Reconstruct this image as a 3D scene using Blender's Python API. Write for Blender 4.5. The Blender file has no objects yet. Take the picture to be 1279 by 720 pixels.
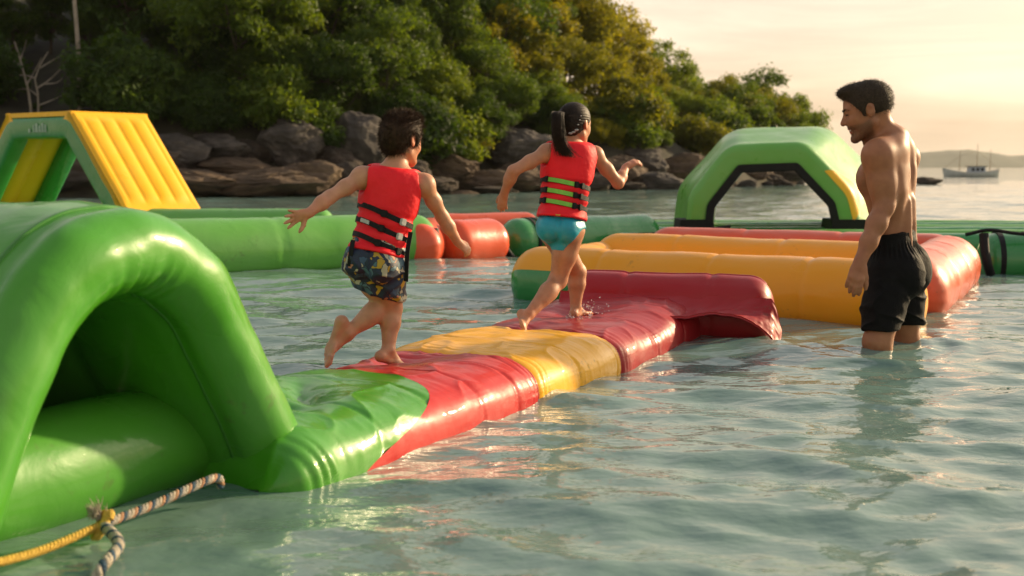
import bpy, bmesh, math, random
import numpy as np
from mathutils import Vector, Matrix

R = math.radians
scene = bpy.context.scene
col = scene.collection

# ------------------------------------------------------------------ camera
CAM_H = 0.90
FPX = 1600.0                     # focal length in photo pixels (photo 1279 x 720)
PITCH = math.atan2(360 - 209, FPX)
cam_data = bpy.data.cameras.new('camera')
cam_data.sensor_width = 36.0
cam_data.lens = FPX / 1279 * 36.0
cam_data.clip_start = 0.05
cam_data.clip_end = 20000
cam_data.dof.use_dof = True
cam_data.dof.focus_distance = 5.6
cam_data.dof.aperture_fstop = 3.5
cam = bpy.data.objects.new('camera', cam_data)
cam.location = (0, 0, CAM_H)
cam.rotation_euler = (R(90) - PITCH, 0, 0)
col.objects.link(cam)
scene.camera = cam

# ------------------------------------------------------------------ sky
SUN_AZ, SUN_EL = R(58), R(18)    # azimuth from the view axis towards the right
world = bpy.data.worlds.new('World')
scene.world = world
world.use_nodes = True
wn, wl = world.node_tree.nodes, world.node_tree.links
wn.clear()
w_out = wn.new('ShaderNodeOutputWorld')
w_bg = wn.new('ShaderNodeBackground'); w_bg.inputs['Strength'].default_value = 0.12
sky = wn.new('ShaderNodeTexSky'); sky.sky_type = 'NISHITA'; sky.sun_disc = False
sky.sun_elevation = SUN_EL; sky.sun_rotation = SUN_AZ
sky.air_density = 1.0; sky.dust_density = 6.0; sky.ozone_density = 1.0
w_tc = wn.new('ShaderNodeTexCoord')
w_map = wn.new('ShaderNodeMapping'); w_map.inputs['Scale'].default_value = (1.0, 1.0, 4.5)
w_no = wn.new('ShaderNodeTexNoise'); w_no.inputs['Scale'].default_value = 2.1
w_no.inputs['Detail'].default_value = 6; w_no.inputs['Roughness'].default_value = 0.55
w_no.inputs['Distortion'].default_value = 0.4
w_ramp = wn.new('ShaderNodeValToRGB')
w_ramp.color_ramp.elements[0].position = 0.30; w_ramp.color_ramp.elements[0].color = (0.38,) * 3 + (1,)
w_ramp.color_ramp.elements[1].position = 0.62; w_ramp.color_ramp.elements[1].color = (0.95,) * 3 + (1,)
# thin high cloud lit by the low sun: cream near the horizon, cooler towards the zenith
w_sep = wn.new('ShaderNodeSeparateXYZ')
w_zr = wn.new('ShaderNodeValToRGB')
e = w_zr.color_ramp.elements
e[0].position = 0.0; e[0].color = (7.9, 5.75, 3.75, 1)
e[1].position = 1.0; e[1].color = (2.7, 3.0, 3.3, 1)
m1 = e.new(0.10); m1.color = (7.7, 6.2, 4.7, 1)
m2 = e.new(0.35); m2.color = (5.2, 4.9, 4.5, 1)
w_mix = wn.new('ShaderNodeMixRGB')
wl.new(w_tc.outputs['Generated'], w_map.inputs['Vector'])
wl.new(w_map.outputs['Vector'], w_no.inputs['Vector'])
wl.new(w_no.outputs['Fac'], w_ramp.inputs['Fac'])
wl.new(w_tc.outputs['Generated'], w_sep.inputs['Vector'])
wl.new(w_sep.outputs['Z'], w_zr.inputs['Fac'])
wl.new(w_ramp.outputs['Color'], w_mix.inputs['Fac'])
wl.new(sky.outputs['Color'], w_mix.inputs['Color1'])
wl.new(w_zr.outputs['Color'], w_mix.inputs['Color2'])
# thin cloud brightens towards the low sun (forward scattering)
w_dot = wn.new('ShaderNodeVectorMath'); w_dot.operation = 'DOT_PRODUCT'
w_dot.inputs[1].default_value = (math.sin(SUN_AZ) * math.cos(SUN_EL), math.cos(SUN_AZ) * math.cos(SUN_EL), math.sin(SUN_EL))
w_nrm = wn.new('ShaderNodeVectorMath'); w_nrm.operation = 'NORMALIZE'
wl.new(w_tc.outputs['Generated'], w_nrm.inputs[0]); wl.new(w_nrm.outputs['Vector'], w_dot.inputs[0])
w_mx = wn.new('ShaderNodeMath'); w_mx.operation = 'MAXIMUM'; w_mx.inputs[1].default_value = 0.0; wl.new(w_dot.outputs['Value'], w_mx.inputs[0])
w_pw = wn.new('ShaderNodeMath'); w_pw.operation = 'POWER'; w_pw.inputs[1].default_value = 4.0; wl.new(w_mx.outputs[0], w_pw.inputs[0])
w_ma = wn.new('ShaderNodeMath'); w_ma.operation = 'MULTIPLY_ADD'; w_ma.inputs[1].default_value = 0.30; w_ma.inputs[2].default_value = 1.0; wl.new(w_pw.outputs[0], w_ma.inputs[0])
w_sc = wn.new('ShaderNodeVectorMath'); w_sc.operation = 'SCALE'; wl.new(w_mix.outputs['Color'], w_sc.inputs[0]); wl.new(w_ma.outputs[0], w_sc.inputs['Scale'])
# long faint streaks of slightly darker cloud
w_map2 = wn.new('ShaderNodeMapping'); w_map2.inputs['Scale'].default_value = (1.6, 1.6, 14.0); w_map2.inputs['Rotation'].default_value = (0.05, 0.08, 0.4)
w_no2 = wn.new('ShaderNodeTexNoise'); w_no2.inputs['Scale'].default_value = 1.7; w_no2.inputs['Detail'].default_value = 7; w_no2.inputs['Roughness'].default_value = 0.6; w_no2.inputs['Distortion'].default_value = 0.7
wl.new(w_tc.outputs['Generated'], w_map2.inputs['Vector']); wl.new(w_map2.outputs['Vector'], w_no2.inputs['Vector'])
w_r2 = wn.new('ShaderNodeValToRGB'); w_r2.color_ramp.elements[0].position = 0.40; w_r2.color_ramp.elements[0].color = (0.84, 0.82, 0.82, 1)
w_r2.color_ramp.elements[1].position = 0.60; w_r2.color_ramp.elements[1].color = (1, 1, 1, 1); wl.new(w_no2.outputs['Fac'], w_r2.inputs['Fac'])
w_m2 = wn.new('ShaderNodeVectorMath'); w_m2.operation = 'MULTIPLY'; wl.new(w_sc.outputs['Vector'], w_m2.inputs[0]); wl.new(w_r2.outputs['Color'], w_m2.inputs[1])
wl.new(w_m2.outputs['Vector'], w_bg.inputs['Color'])
wl.new(w_bg.outputs['Background'], w_out.inputs['Surface'])

# ------------------------------------------------------------------ sun
sun_data = bpy.data.lights.new('sun', 'SUN')
sun_data.energy = 5.0; sun_data.angle = R(2.0); sun_data.color = (1.0, 0.76, 0.45)
sun = bpy.data.objects.new('sun', sun_data)
to_sun = Vector((math.sin(SUN_AZ) * math.cos(SUN_EL), math.cos(SUN_AZ) * math.cos(SUN_EL), math.sin(SUN_EL)))
sun.rotation_euler = to_sun.to_track_quat('Z', 'Y').to_euler()
sun.location = (20, 10, 15)
col.objects.link(sun)

# ------------------------------------------------------------------ exposure and renderer
scene.view_settings.view_transform = 'Standard'
scene.view_settings.look = 'None'
scene.view_settings.exposure = 0.52
scene.view_settings.gamma = 1.0
scene.view_settings.use_curve_mapping = False
scene.render.engine = 'CYCLES'
scene.cycles.use_denoising = True
scene.cycles.max_bounces = 8
scene.cycles.transparent_max_bounces = 8
scene.cycles.caustics_reflective = False
scene.cycles.caustics_refractive = False
scene.cycles.sample_clamp_indirect = 6.0

# ------------------------------------------------------------------ pixel helpers (photo pixels to world points)
_cp, _sp = math.cos(PITCH), math.sin(PITCH)
def ray(u, v):
    a, b = u - 639.5, 360.0 - v
    return np.array([a, _cp * FPX + _sp * b, -_sp * FPX + _cp * b])
def at_z(u, v, z=0.0):
    d = ray(u, v); t = (z - CAM_H) / d[2]
    return np.array([0, 0, CAM_H]) + d * t
def at_y(u, v, y):
    d = ray(u, v); t = y / d[1]
    return np.array([0, 0, CAM_H]) + d * t

# ------------------------------------------------------------------ object helpers
def tag(o, label=None, cat=None, group=None, kind=None):
    if label: o['label'] = label
    if cat: o['category'] = cat
    if group: o['group'] = group
    if kind: o['kind'] = kind
    return o
def empty(name, loc, label, cat, group=None):
    o = bpy.data.objects.new(name, None); o.location = tuple(loc); o.empty_display_size = 0.2
    col.objects.link(o); return tag(o, label, cat, group)
def mesh_obj(name, verts, faces, mat, parent=None, smooth=True, origin=(0, 0, 0)):
    """verts are world (or parent-less) coordinates; the object's origin is put at `origin`"""
    v = np.asarray(verts, dtype=np.float64)
    me = bpy.data.meshes.new(name)
    base = np.array(parent_origin(parent)) if parent is not None else np.array(origin, dtype=float)
    me.from_pydata((v - base).tolist(), [], [list(map(int, f)) for f in faces] if not isinstance(faces, np.ndarray) else faces.tolist())
    if smooth: me.polygons.foreach_set('use_smooth', [True] * len(me.polygons))
    me.update()
    if mat is not None: me.materials.append(mat)
    o = bpy.data.objects.new(name, me)
    if parent is not None: o.parent = parent
    else: o.location = tuple(base)
    col.objects.link(o)
    return o
def parent_origin(p):
    s = np.zeros(3)
    while p is not None:
        s += np.array(p.location); p = p.parent
    return s
def copy_tree(o, parent=None):
    c = o.copy(); col.objects.link(c); c.parent = parent
    for ch in list(o.children): copy_tree(ch, c)
    return c

# ------------------------------------------------------------------ numpy noise
_rng = np.random.RandomState(7)
_perm = _rng.permutation(256); _perm = np.concatenate([_perm, _perm, _perm])
_grad = _rng.normal(size=(256, 3)); _grad /= np.linalg.norm(_grad, axis=1)[:, None]
def noise3(p):
    p = np.asarray(p, dtype=np.float64)
    i = np.floor(p).astype(int); f = p - i; w = f * f * f * (f * (f * 6 - 15) + 10)
    i &= 255
    out = 0.0
    for dx in (0, 1):
        for dy in (0, 1):
            for dz in (0, 1):
                h = _perm[_perm[_perm[(i[..., 0] + dx) & 255] + ((i[..., 1] + dy) & 255)] + ((i[..., 2] + dz) & 255)]
                g = _grad[h]
                d = (g * (f - np.array([dx, dy, dz]))).sum(-1)
                wt = (w[..., 0] if dx else 1 - w[..., 0]) * (w[..., 1] if dy else 1 - w[..., 1]) * (w[..., 2] if dz else 1 - w[..., 2])
                out = out + d * wt
    return out
def fbm(p, oct=4):
    s, a = 0.0, 1.0
    p = np.asarray(p, dtype=np.float64)
    for k in range(oct):
        s = s + a * noise3(p * 2 ** k + 17.3 * k); a *= 0.5
    return s

# ------------------------------------------------------------------ grids
def grid_faces(nu, nv, cu=False, cv=False):
    iu = np.arange(nu if cu else nu - 1); iv = np.arange(nv if cv else nv - 1)
    a, b = np.meshgrid(iu, iv, indexing='ij'); a = a.ravel(); b = b.ravel()
    a2 = (a + 1) % nu; b2 = (b + 1) % nv
    return np.stack([a * nv + b, a2 * nv + b, a2 * nv + b2, a * nv + b2], 1)
def grid_normals(P, cu=False, cv=False):
    du = np.empty_like(P); dv = np.empty_like(P)
    if cu: du = np.roll(P, -1, 0) - np.roll(P, 1, 0)
    else: du = np.gradient(P, axis=0)
    if cv: dv = np.roll(P, -1, 1) - np.roll(P, 1, 1)
    else: dv = np.gradient(P, axis=1)
    n = np.cross(du, dv); l = np.linalg.norm(n, axis=-1, keepdims=True)
    return n / np.maximum(l, 1e-9)
def smoothstep(a, b, x):
    t = np.clip((x - a) / (b - a), 0, 1); return t * t * (3 - 2 * t)
def spline(pts, n):
    """Catmull-Rom through pts, n samples, evenly spaced in length"""
    p = np.array(pts, dtype=float)
    q = np.vstack([2 * p[0] - p[1], p, 2 * p[-1] - p[-2]])
    out = []
    for i in range(len(p) - 1):
        t = np.linspace(0, 1, 40, endpoint=False)[:, None]
        a, b, c, d = q[i], q[i + 1], q[i + 2], q[i + 3]
        out.append(0.5 * (2 * b + (c - a) * t + (2 * a - 5 * b + 4 * c - d) * t ** 2 + (3 * b - a - 3 * c + d) * t ** 3))
    out = np.vstack(out + [p[-1:]])
    return resample(out, n)
def resample(p, n):
    l = np.concatenate([[0], np.cumsum(np.linalg.norm(np.diff(p, axis=0), axis=1))])
    t = np.linspace(0, l[-1], n)
    return np.stack([np.interp(t, l, p[:, k]) for k in range(p.shape[1])], 1)
def smooth_path(p, it):
    p = p.copy()
    for _ in range(it): p[1:-1] = 0.25 * p[:-2] + 0.5 * p[1:-1] + 0.25 * p[2:]
    return p

# ------------------------------------------------------------------ materials
def new_mat(name):
    m = bpy.data.materials.new(name); m.use_nodes = True
    nt = m.node_tree; b = nt.nodes['Principled BSDF']
    return m, nt, b
def mottled(name, c1, c2, scale=4.0, rough=0.5, bump=0.0, bscale=40.0, rough2=None, detail=5, spec=0.5, coat=0.0, coat_rough=0.1, obj=True):
    m, nt, b = new_mat(name)
    tc = nt.nodes.new('ShaderNodeTexCoord')
    src = tc.outputs['Object']
    n = nt.nodes.new('ShaderNodeTexNoise'); n.inputs['Scale'].default_value = scale; n.inputs['Detail'].default_value = detail
    n.inputs['Roughness'].default_value = 0.6
    nt.links.new(src, n.inputs['Vector'])
    r = nt.nodes.new('ShaderNodeValToRGB')
    r.color_ramp.elements[0].position = 0.32; r.color_ramp.elements[0].color = (*c1, 1)
    r.color_ramp.elements[1].position = 0.68; r.color_ramp.elements[1].color = (*c2, 1)
    nt.links.new(n.outputs['Fac'], r.inputs['Fac']); nt.links.new(r.outputs['Color'], b.inputs['Base Color'])
    b.inputs['Roughness'].default_value = rough
    b.inputs['Specular IOR Level'].default_value = spec
    b.inputs['Coat Weight'].default_value = coat; b.inputs['Coat Roughness'].default_value = coat_rough
    if rough2 is not None:
        mr = nt.nodes.new('ShaderNodeMapRange'); mr.inputs['To Min'].default_value = rough; mr.inputs['To Max'].default_value = rough2
        mr.inputs['From Min'].default_value = 0.35; mr.inputs['From Max'].default_value = 0.65
        n2 = nt.nodes.new('ShaderNodeTexNoise'); n2.inputs['Scale'].default_value = scale * 2.7; n2.inputs['Detail'].default_value = 6
        nt.links.new(src, n2.inputs['Vector']); nt.links.new(n2.outputs['Fac'], mr.inputs['Value']); nt.links.new(mr.outputs['Result'], b.inputs['Roughness'])
    if bump:
        n3 = nt.nodes.new('ShaderNodeTexNoise'); n3.inputs['Scale'].default_value = bscale; n3.inputs['Detail'].default_value = 4
        nt.links.new(src, n3.inputs['Vector'])
        bp = nt.nodes.new('ShaderNodeBump'); bp.inputs['Strength'].default_value = bump; bp.inputs['Distance'].default_value = 0.01
        nt.links.new(n3.outputs['Fac'], bp.inputs['Height']); nt.links.new(bp.outputs['Normal'], b.inputs['Normal'])
    return m
def vinyl(name, c, dirt=(0.10, 0.08, 0.05), wet=0.5, rough=0.26, fade=0.10, spec=0.3):
    """PVC tarpaulin: colour with slight fading, scuffs and grime specks, soft creases, a wet film"""
    m, nt, b = new_mat(name)
    L, N = nt.links, nt.nodes
    tc = N.new('ShaderNodeTexCoord'); src = tc.outputs['Object']
    n1 = N.new('ShaderNodeTexNoise'); n1.inputs['Scale'].default_value = 2.2; n1.inputs['Detail'].default_value = 5; L.new(src, n1.inputs['Vector'])
    r1 = N.new('ShaderNodeValToRGB')
    c2 = tuple(min(1, x * (1 - fade) + 0.32 * fade) for x in c); c1 = tuple(x * (1 - 0.6 * fade) for x in c)
    r1.color_ramp.elements[0].position = 0.3; r1.color_ramp.elements[0].color = (*c1, 1)
    r1.color_ramp.elements[1].position = 0.7; r1.color_ramp.elements[1].color = (*c2, 1)
    L.new(n1.outputs['Fac'], r1.inputs['Fac'])
    n2 = N.new('ShaderNodeTexNoise'); n2.inputs['Scale'].default_value = 34; n2.inputs['Detail'].default_value = 3; L.new(src, n2.inputs['Vector'])
    n4 = N.new('ShaderNodeTexNoise'); n4.inputs['Scale'].default_value = 3.1; n4.inputs['Detail'].default_value = 2; L.new(src, n4.inputs['Vector'])
    mm = N.new('ShaderNodeMath'); mm.operation = 'MULTIPLY'; L.new(n2.outputs['Fac'], mm.inputs[0]); L.new(n4.outputs['Fac'], mm.inputs[1])
    r2 = N.new('ShaderNodeValToRGB')
    r2.color_ramp.elements[0].position = 0.40; r2.color_ramp.elements[0].color = (0, 0, 0, 1)
    r2.color_ramp.elements[1].position = 0.50; r2.color_ramp.elements[1].color = (0.35, 0.35, 0.35, 1)
    L.new(mm.outputs[0], r2.inputs['Fac'])
    mx = N.new('ShaderNodeMixRGB'); L.new(r2.outputs['Color'], mx.inputs['Fac']); L.new(r1.outputs['Color'], mx.inputs['Color1']); mx.inputs['Color2'].default_value = (*dirt, 1)
    L.new(mx.outputs['Color'], b.inputs['Base Color'])
    mr = N.new('ShaderNodeMapRange'); mr.inputs['From Min'].default_value = 0.3; mr.inputs['From Max'].default_value = 0.7
    mr.inputs['To Min'].default_value = rough * 0.75; mr.inputs['To Max'].default_value = rough * 1.5
    L.new(n4.outputs['Fac'], mr.inputs['Value']); L.new(mr.outputs['Result'], b.inputs['Roughness'])
    b.inputs['Coat Weight'].default_value = wet; b.inputs['Coat Roughness'].default_value = 0.06; b.inputs['Specular IOR Level'].default_value = spec
    n3 = N.new('ShaderNodeTexNoise'); n3.inputs['Scale'].default_value = 6.5; n3.inputs['Detail'].default_value = 7; n3.inputs['Roughness'].default_value = 0.5; n3.inputs['Distortion'].default_value = 0.6
    L.new(src, n3.inputs['Vector'])
    bp = N.new('ShaderNodeBump'); bp.inputs['Strength'].default_value = 0.16; bp.inputs['Distance'].default_value = 0.03
    L.new(n3.outputs['Fac'], bp.inputs['Height'])
    # fine welded-fabric grain and beads of water
    n5 = N.new('ShaderNodeTexVoronoi'); n5.inputs['Scale'].default_value = 70; L.new(src, n5.inputs['Vector'])
    r5 = N.new('ShaderNodeValToRGB'); r5.color_ramp.elements[0].position = 0.0; r5.color_ramp.elements[0].color = (1, 1, 1, 1)
    r5.color_ramp.elements[1].position = 0.16; r5.color_ramp.elements[1].color = (0, 0, 0, 1)
    L.new(n5.outputs['Distance'], r5.inputs['Fac'])
    bp2 = N.new('ShaderNodeBump'); bp2.inputs['Strength'].default_value = 0.10 * (wet > 0.3); bp2.inputs['Distance'].default_value = 0.004
    L.new(r5.outputs['Color'], bp2.inputs['Height']); L.new(bp.outputs['Normal'], bp2.inputs['Normal'])
    L.new(bp2.outputs['Normal'], b.inputs['Normal']); L.new(bp2.outputs['Normal'], b.inputs['Coat Normal'])
    return m

M = {}
M['green'] = vinyl('vinyl green', (0.058, 0.28, 0.009), wet=0.40, rough=0.30, spec=0.22)
M['lime'] = vinyl('vinyl light green', (0.12, 0.37, 0.05), wet=0.25, rough=0.34)
M['dgreen'] = vinyl('vinyl deep green', (0.012, 0.22, 0.035), wet=0.5)
M['red'] = vinyl('vinyl red', (0.50, 0.013, 0.010), wet=0.20, rough=0.36, fade=0.05, spec=0.2)
M['maroon'] = vinyl('vinyl dark red', (0.34, 0.009, 0.013), wet=0.18, rough=0.38, fade=0.05, spec=0.2)
M['yellow'] = vinyl('vinyl yellow', (0.86, 0.42, 0.010), wet=0.25, rough=0.34, fade=0.05, spec=0.2)
M['gold'] = vinyl('vinyl golden yellow', (0.80, 0.33, 0.008), wet=0.15, rough=0.34, fade=0.06, spec=0.2)
M['orange'] = vinyl('vinyl orange red', (0.72, 0.075, 0.012), wet=0.35, rough=0.30)
M['coral'] = vinyl('vinyl faded coral', (0.66, 0.085, 0.022), wet=0.2, rough=0.34)
M['slide'] = vinyl('vinyl slide yellow', (0.88, 0.46, 0.01), wet=0.15, rough=0.34, fade=0.06, spec=0.2)
M['black'] = mottled('black webbing', (0.003, 0.003, 0.0035), (0.008, 0.008, 0.009), 30, 0.6, 0.3, 300, spec=0.25)
M['whitemark'] = mottled('white print', (0.22, 0.36, 0.24), (0.36, 0.48, 0.36), 20, 0.5)

# =================================================================== THE SETTING
# ------------------------------------------------------------------ water
def build_water():
    rng = np.random.RandomState(3)
    apex = -2.0
    r1 = np.exp(np.linspace(math.log(2.9), math.log(70.0), 640))
    r2 = np.exp(np.linspace(math.log(70.0), math.log(6000.0), 70))[1:]
    rr = np.concatenate([r1, r2])
    a = np.tan(np.linspace(R(-36), R(36), 470))
    a = np.concatenate([np.tan(np.linspace(R(-80), R(-37), 34)), a, np.tan(np.linspace(R(37), R(80), 34))])
    Y = rr[:, None] + 0 * a[None]; X = rr[:, None] * a[None]
    Y = Y + apex
    step = np.gradient(rr)[:, None]
    H = np.zeros_like(X); DX = np.zeros_like(X); DY = np.zeros_like(X)
    n = 54
    lam = np.exp(np.linspace(math.log(0.12), math.log(2.6), n)) * rng.uniform(0.92, 1.08, n)
    for i in range(n):
        th = R(-105) + rng.normal() * R(38)          # the chop runs towards the camera and a little to the left
        k = 2 * math.pi / lam[i]; kx, ky = k * math.cos(th), k * math.sin(th)
        A = 0.0063 * lam[i] ** 0.86 * rng.uniform(0.6, 1.3) * (1.0 if lam[i] < 0.65 else 0.55)
        fade = np.clip((lam[i] / 3.2 - step) / (lam[i] / 6.0), 0, 1)
        # patchy: wave groups
        ph = kx * X + ky * Y + rng.uniform(0, 6.28)
        env = 0.72 + 0.45 * np.sin(0.11 * kx * Y - 0.13 * ky * X + rng.uniform(0, 6.28))
        H += A * fade * env * np.sin(ph)
        q = 0.75 * A * fade * env * np.cos(ph)
        DX += q * math.cos(th); DY += q * math.sin(th)
    # ripples spreading from the man's legs
    c = at_z(1110, 434); d = np.hypot(X - c[0], Y - c[1])
    H += 0.006 * np.sin(d * 38) * np.exp(-((d - 0.25) / 0.28) ** 2)
    # calmer in the lee of the big arch and walkway
    lee = np.exp(-(((X + 0.9) / 1.0) ** 2 + ((Y - 2.9) / 1.3) ** 2))
    damp = 1 - 0.62 * lee
    P = np.stack([X + DX * damp, Y + DY * damp, H * damp], -1)
    F = grid_faces(*X.shape)
    m, nt, b = new_mat('sea water')
    N, L = nt.nodes, nt.links
    b.inputs['Roughness'].default_value = 0.015; b.inputs['IOR'].default_value = 1.333
    tc = N.new('ShaderNodeTexCoord')
    n1 = N.new('ShaderNodeTexNoise'); n1.inputs['Scale'].default_value = 0.35; n1.inputs['Detail'].default_value = 4; L.new(tc.outputs['Object'], n1.inputs['Vector'])
    rp = N.new('ShaderNodeValToRGB')
    rp.color_ramp.elements[0].position = 0.35; rp.color_ramp.elements[0].color = (0.125, 0.208, 0.182, 1)
    rp.color_ramp.elements[1].position = 0.65; rp.color_ramp.elements[1].color = (0.162, 0.250, 0.220, 1)
    L.new(n1.outputs['Fac'], rp.inputs['Fac']); L.new(rp.outputs['Color'], b.inputs['Base Color'])
    n2 = N.new('ShaderNodeTexNoise'); n2.inputs['Scale'].default_value = 11.0; n2.inputs['Detail'].default_value = 3; n2.inputs['Roughness'].default_value = 0.45
    mp = N.new('ShaderNodeMapping'); mp.inputs['Scale'].default_value = (0.75, 1.25, 1); L.new(tc.outputs['Object'], mp.inputs['Vector']); L.new(mp.outputs['Vector'], n2.inputs['Vector'])
    n3 = N.new('ShaderNodeTexNoise'); n3.inputs['Scale'].default_value = 1.3; n3.inputs['Detail'].default_value = 2; L.new(tc.outputs['Object'], n3.inputs['Vector'])
    b1 = N.new('ShaderNodeBump'); b1.inputs['Strength'].default_value = 0.55; b1.inputs['Distance'].default_value = 0.015; L.new(n2.outputs['Fac'], b1.inputs['Height'])
    b2 = N.new('ShaderNodeBump'); b2.inputs['Strength'].default_value = 0.55; b2.inputs['Distance'].default_value = 0.10; L.new(n3.outputs['Fac'], b2.inputs['Height']); L.new(b1.outputs['Normal'], b2.inputs['Normal'])
    L.new(b2.outputs['Normal'], b.inputs['Normal'])
    o = mesh_obj('sea', P.reshape(-1, 3), F, m); tag(o, kind='structure')
build_water()
mb = mottled('wet sand', (0.20, 0.17, 0.11), (0.30, 0.26, 0.18), 3, 0.8)
o = mesh_obj('seabed', [(-400, -30, -0.47), (400, -30, -0.47), (400, 400, -0.47), (-400, 400, -0.47)], [(0, 1, 2, 3)], mb)
tag(o, kind='structure')

# ------------------------------------------------------------------ headland
SHORE = np.array([(-70, 34), (-40, 35), (-22, 36.5), (-10.4, 38), (-6, 39.5), (-1, 45.5), (5, 51), (9.5, 57), (14, 64), (17.5, 74), (19, 90), (16, 120)], dtype=float)
shore_pts = smooth_path(resample(SHORE, 240), 8)
_tan = np.gradient(shore_pts, axis=0); _tan /= np.linalg.norm(_tan, axis=1)[:, None]
_nor = np.stack([-_tan[:, 1], _tan[:, 0]], 1)          # inland
def hill_z(d, t):
    """d metres inland, t 0..1 along the shore"""
    hi = 2.1 - 1.5 * smoothstep(0.45, 0.75, t)
    return -0.6 + (hi + 0.6) * smoothstep(-0.6, 2.6, d) + np.clip(d - 2, 0, 14) * (0.42 - 0.25 * smoothstep(0.5, 0.85, t))
def ground_at(x, y):
    p = np.array([x, y]); dd = ((shore_pts - p) ** 2).sum(1); i = int(dd.argmin())
    d = float((p - shore_pts[i]) @ _nor[i])
    return float(hill_z(d, i / 239.0)), d, i
def build_hill():
    t = np.linspace(0, 1, 240); d = np.concatenate([np.linspace(-1.5, 4, 24), np.linspace(4.6, 22, 24)])
    X = shore_pts[:, None, 0] + _nor[:, None, 0] * d[None]; Y = shore_pts[:, None, 1] + _nor[:, None, 1] * d[None]
    Z = hill_z(d[None] + 0 * t[:, None], t[:, None] + 0 * d[None])
    P = np.stack([X, Y, Z], -1)
    P[..., 2] += 0.5 * fbm(P * 0.5, 4) * smoothstep(-1.2, 1.0, d)[None]
    m = mottled('hill soil', (0.018, 0.015, 0.009), (0.045, 0.04, 0.02), 1.2, 0.95, 0.5, 6)
    o = mesh_obj('hillside', P.reshape(-1, 3), grid_faces(240, len(d)), m); tag(o, kind='structure')
build_hill()

# ------------------------------------------------------------------ rocks
def rock_mat(name, c1, c2, c3):
    m, nt, b = new_mat(name); N, L = nt.nodes, nt.links
    tc = N.new('ShaderNodeTexCoord')
    n1 = N.new('ShaderNodeTexNoise'); n1.inputs['Scale'].default_value = 1.6; n1.inputs['Detail'].default_value = 8; n1.inputs['Roughness'].default_value = 0.65
    L.new(tc.outputs['Object'], n1.inputs['Vector'])
    r = N.new('ShaderNodeValToRGB'); e = r.color_ramp.elements
    e[0].position = 0.3; e[0].color = (*c1, 1); e[1].position = 0.72; e[1].color = (*c3, 1); k = e.new(0.5); k.color = (*c2, 1)
    L.new(n1.outputs['Fac'], r.inputs['Fac']); L.new(r.outputs['Color'], b.inputs['Base Color'])
    b.inputs['Roughness'].default_value = 0.85
    mp = N.new('ShaderNodeMapping'); mp.inputs['Scale'].default_value = (1, 1, 3.0); L.new(tc.outputs['Object'], mp.inputs['Vector'])
    n2 = N.new('ShaderNodeTexNoise'); n2.inputs['Scale'].default_value = 3; n2.inputs['Detail'].default_value = 9; n2.inputs['Roughness'].default_value = 0.7; L.new(mp.outputs['Vector'], n2.inputs['Vector'])
    bp = N.new('ShaderNodeBump'); bp.inputs['Strength'].default_value = 0.9; bp.inputs['Distance'].default_value = 0.12
    L.new(n2.outputs['Fac'], bp.inputs['Height']); L.new(bp.outputs['Normal'], b.inputs['Normal'])
    return m
M['rock_tan'] = rock_mat('tan sandstone', (0.040, 0.025, 0.015), (0.10, 0.062, 0.036), (0.21, 0.14, 0.082))
M['rock_grey'] = rock_mat('grey weathered rock', (0.026, 0.021, 0.018), (0.065, 0.052, 0.043), (0.16, 0.13, 0.105))
M['rock_dark'] = rock_mat('dark wet rock', (0.022, 0.016, 0.012), (0.055, 0.038, 0.026), (0.11, 0.078, 0.055))
def rock_mesh(seed, strata):
    bm = bmesh.new(); bmesh.ops.create_icosphere(bm, subdivisions=5, radius=1.0)
    P = np.array([v.co[:] for v in bm.verts]); d = P.copy()
    # facet it with random cutting planes
    rng = np.random.RandomState(seed)
    for _ in range(22):
        n = rng.normal(size=3); n /= np.linalg.norm(n); h = rng.uniform(0.62, 0.92)
        s = P @ n - h; P -= np.where(s > 0, s, 0)[:, None] * n * 0.92
    P += d * (0.20 * fbm(d * 1.3 + seed, 4) + 0.09 * fbm(d * 5 + seed, 3))[:, None]
    if strata:
        z = P[:, 2]; lay = np.floor(z * 4.2 + 0.5 * noise3(P * 0.9 + seed)) 
        off = np.array([math.sin(k * 12.9898 + seed) for k in range(-20, 21)])[np.clip(lay.astype(int) + 20, 0, 40)]
        P[:, :2] *= (1 + 0.10 * off)[:, None]
    for v, p in zip(bm.verts, P): v.co = p
    me = bpy.data.meshes.new('rock'); bm.to_mesh(me); bm.free()
    me.polygons.foreach_set('use_smooth', [seed % 2 == 0] * len(me.polygons))
    return me
rock_me = {}
for k in range(5):
    for mk in ('rock_tan', 'rock_grey', 'rock_dark'):
        me = rock_mesh(k + 1, mk == 'rock_tan') if mk == 'rock_tan' else (rock_mesh(k + 11, False) if mk == 'rock_grey' else rock_me[(k, 'rock_grey')].copy())
        me.materials.clear(); me.materials.append(M[mk]); rock_me[(k, mk)] = me
def zone(x):
    return ('below the bare pale shrub' if x < -9.5 else 'under the dark forest' if x < -5.2 else 'under the big leafy bushes' if x < -0.5 else 'below the golden trees' if x < 5 else 'near the headland point' if x < 10.5 else 'at the very tip of the headland')
RL = {'rock_tan': ('layered tan rock ledge at the waterline below the forest', 'rock ledges along the shore'),
      'rock_grey': ('grey weathered boulder at the foot of the forest', 'grey boulders under the trees'),
      'rock_dark': ('dark brown boulder lying along the shoreline', 'dark shoreline boulders')}
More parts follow.
